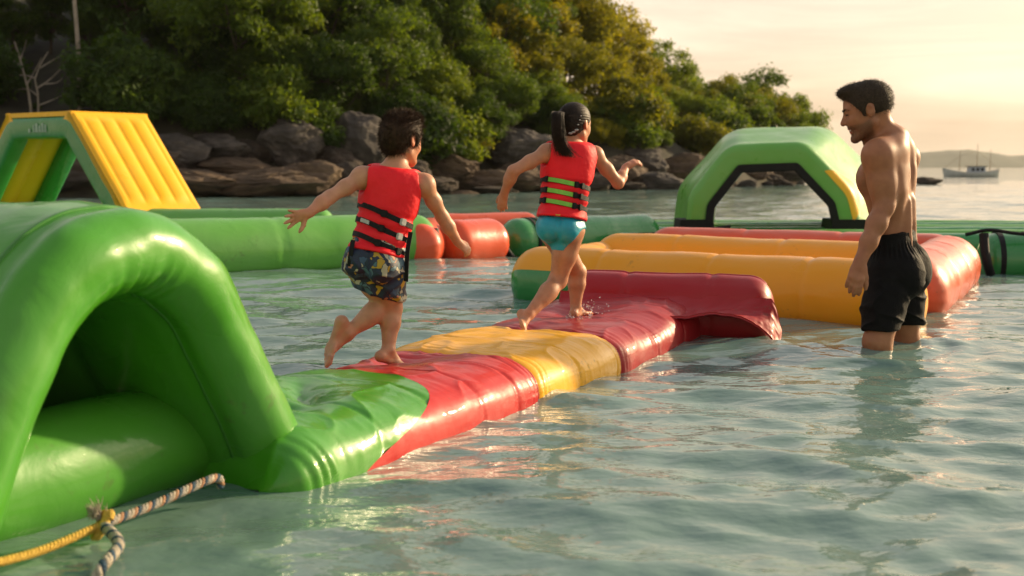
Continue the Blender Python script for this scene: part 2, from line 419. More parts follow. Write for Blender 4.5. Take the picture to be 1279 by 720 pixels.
def rock(u, v, wpx, hpx, D, mk, seed, flat=1.0, label=None):
    """u, v: centre of the rock in the photo; D its distance, taken from the shore it lies on"""
    c = at_y(u, v, D); s = D / FPX
    o = bpy.data.objects.new('shore_rock', rock_me[(seed % 5, mk)])
    o.location = c; w = wpx * s / 2; h = hpx * s / 2
    o.scale = (w * 1.12, max(0.7 * w, 0.9 * h), h * 1.15)
    rr = random.Random(seed)
    o.rotation_euler = (rr.uniform(-0.1, 0.1), rr.uniform(-0.12, 0.12), rr.uniform(-0.35, 0.35))
    col.objects.link(o)
    lb, g = RL[mk]; sz = 'broad low' if wpx > 2.6 * hpx else ('huge' if wpx * hpx > 4500 else ('big' if wpx * hpx > 2600 else 'smaller'))
    tag(o, label or (sz + ' ' + lb.split(' at ')[0].split(' lying ')[0] + ' ' + zone(c[0])), 'rock', None if label else g)
ROCKS = [  # u, v, w, h, D, kind
    (60, 214, 180, 60, 39, 'rock_dark'), (170, 205, 120, 70, 39.5, 'rock_dark'), (250, 226, 120, 30, 38.4, 'rock_tan'), (225, 190, 90, 45, 39.5, 'rock_grey'),
    (330, 228, 130, 36, 38.8, 'rock_tan'), (300, 208, 110, 26, 39.6, 'rock_tan'), (270, 185, 80, 34, 40.2, 'rock_grey'), (365, 180, 95, 62, 40.4, 'rock_grey'), (378, 222, 90, 44, 39.2, 'rock_tan'),
    (320, 190, 70, 30, 40.6, 'rock_dark'), (447, 178, 76, 66, 41.4, 'rock_grey'), (420, 205, 60, 40, 40.8, 'rock_dark'), (485, 196, 50, 40, 42.0, 'rock_grey'), (440, 226, 75, 44, 40.4, 'rock_dark'), (425, 243, 60, 16, 39.4, 'rock_tan'), (500, 222, 90, 44, 42.0, 'rock_dark'),
    (560, 212, 90, 38, 44.5, 'rock_tan'), (540, 232, 80, 24, 42.6, 'rock_dark'), (600, 226, 80, 30, 45.0, 'rock_tan'), (645, 186, 100, 56, 47.5, 'rock_grey'), (655, 218, 90, 36, 46.8, 'rock_tan'),
    (700, 212, 90, 44, 49, 'rock_tan'), (620, 240, 70, 14, 44.0, 'rock_dark'), (735, 228, 80, 26, 49, 'rock_dark'), (775, 214, 70, 40, 51.5, 'rock_tan'), (800, 206, 70, 36, 53.5, 'rock_grey'),
    (822, 229, 62, 26, 51.5, 'rock_grey'), (785, 234, 50, 12, 50.5, 'rock_dark'), (845, 210, 70, 34, 55.5, 'rock_tan'), (885, 214, 70, 26, 59, 'rock_dark'), (935, 214, 70, 22, 63, 'rock_tan'), (980, 217, 62, 18, 66, 'rock_dark'),
    (1010, 214, 40, 14, 70, 'rock_tan'), (690, 240, 50, 10, 47.0, 'rock_grey'), (575, 243, 40, 10, 42.6, 'rock_tan'), (475, 243, 50, 14, 40.5, 'rock_dark')]
for i, r_ in enumerate(ROCKS): rock(*r_, seed=i + 3)
rr_ = random.Random(12)
for i in range(70):                      # smaller stones along the waterline and wedged between the boulders
    t = rr_.uniform(0.33, 0.90); k = int(t * 239); d = rr_.uniform(-0.5, 1.6) if i % 3 else rr_.uniform(1.2, 2.6)
    x, y = shore_pts[k] + _nor[k] * d; w = rr_.uniform(0.22, 0.75) * (1.25 if i % 5 == 0 else 1)
    z = max(0.05, ground_at(x, y)[0] + 0.05)
    o = bpy.data.objects.new('shore_stone', rock_me[(rr_.randrange(5), rr_.choice(['rock_tan', 'rock_grey', 'rock_dark', 'rock_dark']))])
    o.location = (x, y, z); o.scale = (w, w * rr_.uniform(0.7, 1.1), w * rr_.uniform(0.35, 0.7)); o.rotation_euler = (rr_.uniform(-0.3, 0.3), rr_.uniform(-0.3, 0.3), rr_.uniform(0, 6.28)); col.objects.link(o)
    tag(o, ('flat ' if o.scale[2] < 0.45 * w else 'rounded ') + {'tan sandstone': 'tan', 'grey weathered rock': 'grey', 'dark wet rock': 'dark brown'}[o.data.materials[0].name] + ' loose shore stone ' + zone(x), 'stone', 'loose stones along the shore')
rock(1158, 227, 34, 12, 67, 'rock_dark', 77, label='low dark rock standing alone in the open sea')

# ------------------------------------------------------------------ trees
def leaf_mat(name, c1, c2, c3, trans=0.45):
    m = bpy.data.materials.new(name); m.use_nodes = True; nt = m.node_tree; N, L = nt.nodes, nt.links; N.clear()
    out = N.new('ShaderNodeOutputMaterial'); ms = N.new('ShaderNodeMixShader'); ms.inputs['Fac'].default_value = trans
    df = N.new('ShaderNodeBsdfPrincipled'); df.inputs['Roughness'].default_value = 0.55; df.inputs['Specular IOR Level'].default_value = 0.3
    tr = N.new('ShaderNodeBsdfTranslucent')
    tc = N.new('ShaderNodeTexCoord'); oi = N.new('ShaderNodeObjectInfo')
    n = N.new('ShaderNodeTexNoise'); n.inputs['Scale'].default_value = 2.2; n.inputs['Detail'].default_value = 3; L.new(tc.outputs['Object'], n.inputs['Vector'])
    ad = N.new('ShaderNodeMath'); ad.operation = 'MULTIPLY_ADD'; L.new(oi.outputs['Random'], ad.inputs[0]); ad.inputs[1].default_value = 0.35; L.new(n.outputs['Fac'], ad.inputs[2])
    sb = N.new('ShaderNodeMath'); sb.operation = 'SUBTRACT'; L.new(ad.outputs[0], sb.inputs[0]); sb.inputs[1].default_value = 0.17
    r = N.new('ShaderNodeValToRGB'); e = r.color_ramp.elements
    e[0].position = 0.3; e[0].color = (*c1, 1); e[1].position = 0.72; e[1].color = (*c3, 1); k = e.new(0.5); k.color = (*c2, 1)
    L.new(sb.outputs[0], r.inputs['Fac']); L.new(r.outputs['Color'], df.inputs['Base Color'])
    g = N.new('ShaderNodeMixRGB'); g.blend_type = 'MULTIPLY'; g.inputs['Fac'].default_value = 1; g.inputs['Color2'].default_value = (2.0, 1.8, 0.35, 1)
    L.new(r.outputs['Color'], g.inputs['Color1']); L.new(g.outputs['Color'], tr.inputs['Color'])
    L.new(df.outputs[0], ms.inputs[1]); L.new(tr.outputs[0], ms.inputs[2]); L.new(ms.outputs[0], out.inputs['Surface'])
    return m
M['leaf_shaded'] = leaf_mat('shade-toned leaves', (0.020, 0.042, 0.005), (0.036, 0.072, 0.008), (0.066, 0.112, 0.012))  # darkest leaf tone, with the forest's shade put into the colour
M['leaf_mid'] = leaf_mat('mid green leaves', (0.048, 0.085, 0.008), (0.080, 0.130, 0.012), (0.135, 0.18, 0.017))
M['leaf_sunlit'] = leaf_mat('sun-toned leaves', (0.085, 0.098, 0.009), (0.145, 0.15, 0.012), (0.22, 0.20, 0.018), 0.52)  # golden leaf tone, with the low sun's backlight put into the colour
M['bark'] = mottled('bark', (0.05, 0.035, 0.022), (0.12, 0.09, 0.06), 5, 0.9, 0.6, 20)
M['pale_bark'] = mottled('pale bark', (0.20, 0.16, 0.12), (0.34, 0.28, 0.22), 5, 0.9, 0.4, 20)
def tube_mesh(paths):
    """paths: list of (points, radii) -> verts, faces (7-sided tapered limbs)"""
    V, F = [], []
    for pts, rad in paths:
        pts = np.array(pts, float); n = len(pts)
        t = np.gradient(pts, axis=0); t /= np.linalg.norm(t, axis=1)[:, None] + 1e-9
        up = np.array([0.31, 0.2, 0.93]) if abs(t[0][2]) < 0.9 else np.array([1.0, 0, 0])
        a = np.cross(t, up); a /= np.linalg.norm(a, axis=1)[:, None]; b = np.cross(t, a)
        base = len(V); k = 7
        for i in range(n):
            for j in range(k):
                th = 2 * math.pi * j / k
                V.append(pts[i] + rad[i] * (a[i] * math.cos(th) + b[i] * math.sin(th)))
        for i in range(n - 1):
            for j in range(k):
                F.append((base + i * k + j, base + i * k + (j + 1) % k, base + (i + 1) * k + (j + 1) % k, base + (i + 1) * k + j))
    return np.array(V), F
def make_tree(seed, H, cw, ch, ncl, clr, nleaf, lsize, style='broad'):
    """returns (trunk mesh, crown mesh): crown made of leaf clumps carried by limbs"""
    rng = np.random.RandomState(seed)
    cz = H - ch / 2
    cl = []
    for i in range(ncl):
        while True:
            q = rng.normal(size=3); q /= np.linalg.norm(q); q *= rng.uniform(0.45, 1.0)
            if q[2] > -0.75: break
        if style == 'layer': q[2] = np.round(q[2] * 2.2) / 2.2 + rng.normal() * 0.05
        c = np.array([q[0] * cw / 2, q[1] * cw / 2, cz + q[2] * ch / 2]) * np.array([1, 1, 1]) + rng.normal(size=3) * 0.1
        cl.append((c, clr * rng.uniform(0.6, 1.35)))
    paths = []
    top = np.array([rng.normal() * 0.15, rng.normal() * 0.15, H - ch * 0.35])
    tp = np.array([np.array([0, 0, -0.6]), np.array([rng.normal() * 0.08, rng.normal() * 0.08, H * 0.3]), np.array([rng.normal() * 0.15, rng.normal() * 0.15, H * 0.55]), top])
    tp = spline(tp, 9); r0 = 0.035 * H * 0.75
    paths.append((tp, np.linspace(r0, r0 * 0.35, 9)))
    for c, _ in cl[:26]:
        i = rng.randint(3, 8); a = tp[i]
        mid = 0.5 * (a + c) + np.array([0, 0, -0.12 * np.linalg.norm(c - a)])
        pp = spline([a, mid, c], 5); paths.append((pp, np.linspace(r0 * 0.3, r0 * 0.07, 5)))
    tv, tf = tube_mesh(paths)
    tm = bpy.data.meshes.new('trunk'); tm.from_pydata(tv.tolist(), [], tf); tm.polygons.foreach_set('use_smooth', [True] * len(tm.polygons))
    # leaves
    idx = rng.randint(0, ncl, nleaf); C = np.array([c for c, _ in cl])[idx]; Rr = np.array([r for _, r in cl])[idx]
    d = rng.normal(size=(nleaf, 3)); d /= np.linalg.norm(d, axis=1)[:, None]
    rad = rng.uniform(0.35, 1.0, nleaf) ** 0.6
    pos = C + d * (Rr * rad)[:, None] * np.array([1.0, 1.0, 0.62])
    pos += 0.12 * rng.normal(size=pos.shape)
    nrm = d * 0.7 + rng.normal(size=d.shape) * 0.55 + np.array([0, 0, 0.45]); nrm /= np.linalg.norm(nrm, axis=1)[:, None]
    t1 = np.cross(nrm, rng.normal(size=d.shape)); t1 /= np.linalg.norm(t1, axis=1)[:, None]; t2 = np.cross(nrm, t1)
    s = lsize * rng.uniform(0.55, 1.35, nleaf)[:, None]
    # a leaf: pointed, folded along the middle
    v = np.stack([pos - t1 * s, pos - t1 * s * 0.1 + t2 * s * 0.42 + nrm * s * 0.12, pos + t1 * s, pos - t1 * s * 0.1 - t2 * s * 0.42 + nrm * s * 0.12], 1).reshape(-1, 3)
    k = np.arange(nleaf) * 4
    f = np.concatenate([np.stack([k, k + 2, k + 1], 1), np.stack([k, k + 3, k + 2], 1)])
    cm = bpy.data.meshes.new('crown'); cm.from_pydata(v.tolist(), [], f.tolist())
    return tm, cm
PROTO = {}
for nm, args in {
    'broad0': (1, 6.0, 5.0, 4.6, 52, 0.72, 14500, 0.115), 'broad1': (2, 6.6, 4.6, 5.4, 58, 0.68, 14500, 0.11), 'broad2': (3, 5.4, 5.4, 4.0, 50, 0.74, 13500, 0.115),
    'tall0': (4, 7.6, 3.6, 5.6, 48, 0.6, 12000, 0.11), 'layer0': (5, 6.6, 4.6, 4.4, 44, 0.58, 10500, 0.105, 'layer'), 'bush0': (6, 2.4, 3.0, 2.3, 30, 0.55, 8500, 0.10), 'bush1': (7, 1.8, 2.2, 1.7, 22, 0.5, 6000, 0.09)}.items():
    PROTO[nm] = make_tree(*args)
TL = {('broad', 'leaf_shaded'): 'dark green broadleaf tree in the shaded forest above the rocks', ('broad', 'leaf_mid'): 'mid green broadleaf tree in the forest above the rocks',
      ('broad', 'leaf_sunlit'): 'sunlit yellow green broadleaf tree on the headland', ('tall', 'leaf_shaded'): 'tall narrow dark tree rising through the forest', ('tall', 'leaf_mid'): 'tall narrow green tree rising through the forest',
      ('tall', 'leaf_sunlit'): 'tall narrow golden tree on the headland', ('layer', 'leaf_mid'): 'open layered green tree on the headland point', ('layer', 'leaf_sunlit'): 'open layered golden tree on the headland point',
      ('layer', 'leaf_shaded'): 'open layered dark tree in the forest', ('bush', 'leaf_shaded'): 'dark leafy bush hanging over the shore rocks', ('bush', 'leaf_mid'): 'green leafy bush growing just above the shore rocks', ('bush', 'leaf_sunlit'): 'yellow green bush growing above the shore boulders'}
_mesh_cache = {}
HT = {'broad0': 6.0, 'broad1': 6.6, 'broad2': 5.4, 'tall0': 7.6, 'layer0': 6.6, 'bush0': 2.4, 'bush1': 1.8}
def plant(kind, leaf, x, y, sc, rz, zs=1.0, dz=0.0):
    tm, cm = PROTO[kind]; key = (kind, leaf)
    if key not in _mesh_cache:
        a = tm.copy(); a.materials.clear(); a.materials.append(M['bark']); b = cm.copy(); b.materials.clear(); b.materials.append(M[leaf]); _mesh_cache[key] = (a, b)
    a, b = _mesh_cache[key]
    z, d, i = ground_at(x, y)
    bush = kind.startswith('bush'); fam = kind.rstrip('0123456789')
    o = bpy.data.objects.new('shore_bush' if bush else 'forest_tree', None); o.location = (x, y, z + dz); o.rotation_euler = (0, 0, rz); o.scale = (sc, sc, sc * zs); col.objects.link(o)
    lb = TL[(fam, leaf)]; tl = {'leaf_shaded': 'dark green', 'leaf_mid': 'mid green', 'leaf_sunlit': 'golden green'}[leaf]
    hgt = HT[kind] * sc * zs; sz = ('tall' if hgt > 5.6 else 'medium' if hgt > 4.3 else 'low') if not bush else ('large' if hgt > 2.0 else 'small')
    sh = {'broad': 'broadleaf tree', 'tall': 'narrow tree', 'layer': 'open layered tree', 'bush': 'leafy bush'}[fam]
    row = 'right at the rocks' if d < 3.0 else 'just behind the rocks' if d < 4.6 else 'further up the bank' if d < 7.5 else 'high on the wooded hill'
    zn = zone(x).replace('below', 'by').replace('under', 'in').replace('in the big leafy bushes', 'behind the grey boulders')
    full = sz + ' ' + tl + ' ' + sh + ' ' + row + ', ' + zn
    tag(o, full, 'bush' if bush else 'tree', lb.split(' in ')[0].split(' on ')[0] + ' group')
    for nm, me in (('stem' if bush else 'trunk', a), ('crown', b)):
        c = bpy.data.objects.new(nm, me); c.parent = o; col.objects.link(c)
rt = random.Random(5)
# trees set by the skyline of the photo: pixel column, pixel row of the top, distance, kind, leaf
def sky_tree(u, vtop, D, kind, leaf, zs=1.0):
    p = at_y(u, vtop, D); z, d, i = ground_at(p[0], D)
    sc = (p[2] - z) / (HT[kind] * 1.06) / zs
    plant(kind, leaf, p[0], D, sc, rt.uniform(0, 6.28), zs)
for a in [(985, 118, 76, 'broad2', 'leaf_mid'), (880, 112, 70, 'broad2', 'leaf_sunlit'), (925, 102, 72, 'broad2', 'leaf_mid'), (962, 108, 74, 'broad0', 'leaf_sunlit'), (992, 140, 73, 'broad2', 'leaf_mid'), (832, 100, 66, 'broad0', 'leaf_sunlit'), (803, 85, 66, 'broad2', 'leaf_mid'), (784, 45, 62, 'broad0', 'leaf_sunlit'), (855, 88, 72, 'broad2', 'leaf_mid'), (945, 84, 77, 'broad0', 'leaf_mid'), (905, 92, 73, 'broad2', 'leaf_sunlit'), (870, 92, 74, 'broad0', 'leaf_mid'), (836, 44, 70, 'layer0', 'leaf_mid'), (850, 110, 64, 'broad2', 'leaf_mid'),
          (810, 78, 63, 'broad1', 'leaf_sunlit'), (770, 2, 64, 'broad1', 'leaf_sunlit'), (755, 60, 58, 'broad0', 'leaf_sunlit'), (725, -30, 60, 'broad1', 'leaf_sunlit'), (705, 40, 55, 'broad2', 'leaf_sunlit'), (680, -40, 58, 'tall0', 'leaf_mid'),
          (655, 20, 53, 'broad0', 'leaf_sunlit'), (800, 140, 57, 'broad2', 'leaf_mid'), (755, 120, 54, 'broad2', 'leaf_mid'), (700, 105, 51, 'broad0', 'leaf_mid'), (965, 150, 71, 'broad2', 'leaf_mid'), (915, 150, 67, 'broad0', 'leaf_mid'), (870, 155, 62, 'broad2', 'leaf_mid'),
          (620, -20, 52, 'broad1', 'leaf_sunlit'), (590, 30, 49, 'broad0', 'leaf_mid'), (635, 85, 49, 'broad2', 'leaf_mid'), (560, -20, 50, 'broad1', 'leaf_mid'), (545, 60, 46.5, 'broad0', 'leaf_mid'), (510, -10, 47, 'tall0', 'leaf_mid'), (600, 110, 47, 'broad2', 'leaf_shaded'),
          (475, 10, 44.5, 'broad0', 'leaf_mid'), (440, -20, 46, 'broad1', 'leaf_shaded'), (420, 40, 43, 'broad2', 'leaf_shaded'), (385, -30, 45, 'broad1', 'leaf_mid'), (345, 10, 42.5, 'broad0', 'leaf_mid'), (300, -30, 45, 'broad1', 'leaf_shaded'), (265, 20, 42.5, 'broad0', 'leaf_shaded'),
          (215, -20, 44, 'broad1', 'leaf_shaded'), (180, 55, 41.6, 'broad2', 'leaf_shaded'), (140, -20, 45, 'tall0', 'leaf_shaded'), (110, 10, 44.5, 'broad0', 'leaf_shaded'), (60, -25, 45.5, 'broad1', 'leaf_shaded'), (15, 0, 44.5, 'broad0', 'leaf_shaded'), (-40, 0, 43, 'broad2', 'leaf_shaded'),
          (500, 100, 44, 'broad2', 'leaf_shaded'), (235, 90, 41.5, 'broad2', 'leaf_shaded'), (30, 120, 42.5, 'broad2', 'leaf_shaded'), (-20, -30, 47, 'broad1', 'leaf_shaded'),
          (170, -40, 48, 'broad1', 'leaf_shaded'), (330, -60, 49, 'broad1', 'leaf_shaded'), (480, -60, 51, 'broad1', 'leaf_mid'), (600, -70, 56, 'broad1', 'leaf_sunlit'), (660, -60, 62, 'broad1', 'leaf_mid')]:
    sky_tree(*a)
for u, vtop, D, k, leaf in [(340, 88, 41.0, 'bush0', 'leaf_mid'), (285, 120, 40.8, 'bush0', 'leaf_shaded'), (395, 130, 41.4, 'bush0', 'leaf_shaded'), (200, 120, 40.6, 'bush0', 'leaf_shaded'), (250, 130, 40.4, 'bush1', 'leaf_shaded'), (430, 120, 43.4, 'bush0', 'leaf_mid'), (560, 135, 45.5, 'bush0', 'leaf_mid'),
                         (520, 125, 44, 'bush0', 'leaf_shaded'), (600, 140, 47.5, 'bush0', 'leaf_mid'), (690, 150, 50.5, 'bush0', 'leaf_mid'), (740, 150, 52.5, 'bush0', 'leaf_sunlit'), (785, 160, 55, 'bush0', 'leaf_mid'), (830, 165, 57.5, 'bush0', 'leaf_mid'), (870, 172, 60, 'bush0', 'leaf_mid'), (120, 130, 41.5, 'bush0', 'leaf_shaded'), (45, 140, 41.5, 'bush0', 'leaf_shaded'), (915, 175, 64, 'bush0', 'leaf_mid'), (960, 178, 68, 'bush0', 'leaf_mid'), (580, 155, 46.3, 'bush1', 'leaf_sunlit')]:
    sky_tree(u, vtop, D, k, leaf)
# fill the forest behind: rows inland of the rocks
for i in range(64):
    t = rt.uniform(0.30, 0.80) if i % 4 else rt.uniform(0.22, 0.45); k = int(t * 239); d = rt.uniform(3.2, 9.5)
    x, y = shore_pts[k] + _nor[k] * d
    u = 640 + x / y * 1600
    if not (-120 < u < 800): continue
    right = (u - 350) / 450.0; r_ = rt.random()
    leaf = 'leaf_sunlit' if r_ < right * 0.75 else ('leaf_mid' if r_ < 0.35 + right * 0.6 else 'leaf_shaded')
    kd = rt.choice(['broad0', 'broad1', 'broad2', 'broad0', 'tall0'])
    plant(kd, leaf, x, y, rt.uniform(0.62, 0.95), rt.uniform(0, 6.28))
for i in range(70):
    t = rt.uniform(0.28, 0.93); k = int(t * 239); d = rt.uniform(2.0, 3.6) if i % 2 else rt.uniform(3, 7)
    x, y = shore_pts[k] + _nor[k] * d; u = 640 + x / y * 1600
    if not (-60 < u < 1000): continue
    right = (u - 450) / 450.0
    leaf = 'leaf_sunlit' if rt.random() < right * 0.4 else ('leaf_mid' if rt.random() < 0.3 + right else 'leaf_shaded')
    plant(rt.choice(['bush0', 'bush1', 'bush0']), leaf, x, y, rt.uniform(0.6, 1.15), rt.uniform(0, 6.28), dz=-0.15)
for i in range(26):                      # the wood goes on along the shore to the left
    k = int(rt.uniform(0.12, 0.34) * 239); d = rt.uniform(2.6, 8.5); x, y = shore_pts[k] + _nor[k] * d
    if not (-420 < 640 + x / y * 1600 < -90): continue
    if i % 3: plant(rt.choice(['broad0', 'broad1', 'broad2']), 'leaf_shaded', x, y, rt.uniform(0.7, 1.0), rt.uniform(0, 6.28))
    else: plant('bush0', 'leaf_shaded', x, y, rt.uniform(0.8, 1.2), rt.uniform(0, 6.28), dz=-0.15)
# the bare branched shrub and the pale trunk at the forest's edge
def bare(name, paths, label, cat):
    V, F = tube_mesh(paths); c = np.array(paths[0][0][0]); o = mesh_obj(name, V, F, M['pale_bark'], origin=c); return tag(o, label, cat)
D0 = 40.6
g = at_y(92, 190, D0)
bare('bare_tree', [(spline([at_y(101, 195, D0), at_y(100, 120, D0), at_y(97, 50, D0), at_y(90, -30, D0)], 10), np.linspace(0.10, 0.055, 10))], 'slim pale bare tree trunk in front of the dark forest', 'tree')
P_ = []
st = [at_y(40, 195, D0), at_y(38, 130, D0), at_y(28, 85, D0), at_y(18, 52, D0)]; P_.append((spline(st, 8), np.linspace(0.07, 0.02, 8)))
st2 = [at_y(46, 195, D0), at_y(48, 125, D0), at_y(44, 95, D0), at_y(60, 65, D0)]; P_.append((spline(st2, 8), np.linspace(0.06, 0.015, 8)))
for a, b, c in [((47, 110), (62, 100), (82, 80)), ((44, 98), (30, 94), (10, 95)), ((48, 132), (66, 125), (80, 118)), ((34, 105), (44, 88), (52, 72)), ((28, 85), (20, 78), (8, 70)), ((56, 105), (70, 104), (78, 98)), ((25, 75), (30, 62), (33, 50)), ((50, 85), (62, 78), (76, 70)), ((47, 120), (36, 112), (22, 112))]:
    P_.append((spline([at_y(*a, D0), at_y(*b, D0 + 0.2), at_y(*c, D0)], 5), np.linspace(0.03, 0.008, 5)))
bare('bare_shrub', P_, 'bare leafless shrub with forked pale branches beside the forest', 'shrub')

# ------------------------------------------------------------------ far hills over the sea
def far_hills():
    u = np.linspace(900, 1500, 160); D = 2500
    prof = np.interp(u, [900, 1000, 1100, 1160, 1185, 1210, 1240, 1262, 1285, 1330, 1400, 1500], [205, 200, 194, 190, 188, 187.5, 191, 195, 194, 190, 196, 204])
    prof = prof + 1.2 * noise3(np.stack([u * 0.05, u * 0, u * 0], -1)) + 0.7 * noise3(np.stack([u * 0.2, u * 0 + 3, u * 0], -1))
    Pk = np.array([at_y(a, b, D + 150) for a, b in zip(u, prof)])
    rows = []
    for k, (fz, dy) in enumerate([(-0.1, -160), (0.0, -150), (0.35, -90), (0.7, -45), (1.0, 0), (0.6, 120), (-0.1, 300)]):
        q = Pk.copy(); q[:, 1] += dy; q[:, 2] = fz * Pk[:, 2] * (1 + (0.10 * noise3(np.stack([u * 0.06, u * 0 + k * 5, u * 0], -1)) if 0 < fz < 1 else 0)); rows.append(q)
    P = np.array(rows)
    m = mottled('far hill forest', (0.03, 0.05, 0.03), (0.06, 0.08, 0.045), 0.02, 0.95)
    o = mesh_obj('far_hills', P.reshape(-1, 3), grid_faces(7, len(u)), m, origin=(1000, 2500, 0)); tag(o, kind='structure')
far_hills()

# =================================================================== INFLATABLES
P2 = np.array([0.44, 0.898]); P2 = P2 / np.linalg.norm(P2); Q2 = np.array([-P2[1], P2[0]])
ORG = at_z(470, 580)[:2]                   # a point on the walkway's near edge at the waterline
def PQ(p, q, z):
    """walkway frame (along, across, up) -> world"""
    p, q, z = np.broadcast_arrays(np.asarray(p, float), np.asarray(q, float), np.asarray(z, float))
    xy = ORG + p[..., None] * P2 + q[..., None] * Q2
    return np.concatenate([xy, z[..., None]], -1)
def pucker(x, freq, seed):
    """irregular gathered pleats along x"""
    x = np.asarray(x, float); z0 = x * 0
    w = freq * x + 1.6 * noise3(np.stack([x * freq * 0.16 + seed, z0, z0], -1)) * 3
    a = 0.35 + 0.9 * np.clip(noise3(np.stack([x * freq * 0.23 + 9 * seed, z0 + 3, z0], -1)) + 0.25, 0, 1)
    return (np.abs(np.sin(w)) ** 0.7 - 0.6) * a

def seam_strip(name, line, nrm, w, h, mat, parent):
    """raised welded seam: a low ribbon following a line on a surface (line, unit normals)"""
    line = np.asarray(line); t = np.gradient(line, axis=0); t /= np.linalg.norm(t, axis=1)[:, None] + 1e-9
    s = np.cross(nrm, t); s /= np.linalg.norm(s, axis=1)[:, None] + 1e-9
    prof = [(-w, -0.002), (-w * 0.55, h), (w * 0.55, h), (w, -0.002)]
    G = np.stack([line + s * a + nrm * b for a, b in prof], 1)
    return mesh_obj(name, G.reshape(-1, 3), grid_faces(len(line), 4), mat, parent)

# ------------------------------------------------------------------ generic tube
def tube_grid(path, rad, nseg=40, cap=None, seams=(), sag=0.0, seed=1, wr=0.006, squash=1.0):
    """swept inflated tube with rounded, gathered ends. path (n,3), rad scalar"""
    path = np.asarray(path, float); n = len(path)
    ln = np.concatenate([[0], np.cumsum(np.linalg.norm(np.diff(path, axis=0), axis=1))]); Lg = ln[-1]
    t = np.gradient(path, axis=0); t /= np.linalg.norm(t, axis=1)[:, None]
    up = np.array([0, 0, 1.0]); side = np.cross(t, up); side /= np.linalg.norm(side, axis=1)[:, None]; upv = np.cross(side, t)
    cap = rad * 0.8 if cap is None else cap
    de = np.minimum(ln, Lg - ln)
    prof = np.where(de < cap, (1 - (1 - np.clip(de / cap, 0, 1)) ** 2.6) ** (1 / 2.2), 1.0)
    prof = np.maximum(prof, 0.02)
    th = np.linspace(0, 2 * math.pi, nseg, endpoint=False)
    r = rad * prof[:, None] * np.ones((1, nseg))
    for s in seams:
        dd = np.abs(ln - s)[:, None]
        r -= 0.035 * rad * np.exp(-(dd / 0.02) ** 2)
        r += wr * 0.9 * pucker(th * 6.0 / (2 * math.pi) + s, 9, seed)[None] * np.exp(-(dd / 0.16)) 
    edge = np.exp(-np.abs(de - cap * 0.35)[:, None] / (cap * 0.35))
    r += wr * pucker(th * 7.0 / (2 * math.pi), 8, seed + 2)[None] * edge
    G = path[:, None] + side[:, None] * (r * np.cos(th)[None])[..., None] + upv[:, None] * (r * squash * np.sin(th)[None])[..., None]
    nn = G - path[:, None]; nn /= np.linalg.norm(nn, axis=-1, keepdims=True)
    G = G + nn * (0.012 * fbm(G * 1.6 + seed, 3) * np.clip(prof[:, None, None] * 1.5, 0, 1)[..., 0])[..., None]
    G[..., 2] -= sag * np.sin(np.pi * ln / Lg)[:, None]
    return G, ln
def line_path(a, b, n=90, ends=24, cap=0.25):
    a, b = np.array(a, float), np.array(b, float); L = np.linalg.norm(b - a)
    c = min(cap / L, 0.45); e = (1 - np.cos(np.linspace(0, math.pi / 2, ends))) * c
    t = np.concatenate([e, np.linspace(c, 1 - c, n)[1:-1], 1 - e[::-1]])
    return a + (b - a) * t[:, None]
def tube(name, a, b, rad, mat, parent, seams=(), seed=1, squash=1.0, wr=0.006, cap=None, nseg=40, n=90, bands=()):
    """straight tube; bands = [(s0, s1, material)] recolour lengthwise spans as separate welded panels"""
    path = line_path(a, b, n=n, cap=(cap or rad * 0.8))
    G, ln = tube_grid(path, rad, nseg, cap, seams, 0, seed, wr, squash)
    F = grid_faces(len(path), nseg, False, True); mid = (ln[:-1] + ln[1:]) / 2
    rowid = np.repeat(np.arange(len(path) - 1), nseg)
    spans = []; taken = np.zeros(len(mid), bool)
    for s0, s1, m in bands:
        k = (mid >= s0) & (mid < s1); taken |= k; spans.append((k, m, 'colour_band'))
    spans.insert(0, (~taken, mat, name))
    out = []
    for k, m, nm in spans:
        f = F[k[rowid]]; us, inv = np.unique(f, return_inverse=True)
        out.append(mesh_obj(nm, G.reshape(-1, 3)[us], inv.reshape(f.shape), m, parent))
    return out[0]
def ring_strap(path_c, axis, rad, w, mat, parent, name='strap', up=None, squash=1.0):
    """webbing strap looped round a tube at centre path_c"""
    ax = np.array(axis, float); ax /= np.linalg.norm(ax); side = np.cross(ax, [0, 0, 1.0]); side /= np.linalg.norm(side); upv = np.cross(side, ax)
    th = np.linspace(0, 2 * math.pi, 48, endpoint=False)
    rows = []
    for da, dr in [(-w, -0.004), (-w, 0.007), (w, 0.007), (w, -0.004)]:
        rows.append(np.array(path_c) + ax * da + (rad + dr) * (np.cos(th)[:, None] * side + squash * np.sin(th)[:, None] * upv))
    return mesh_obj(name, np.array(rows).reshape(-1, 3), grid_faces(4, 48, False, True), mat, parent, smooth=False)

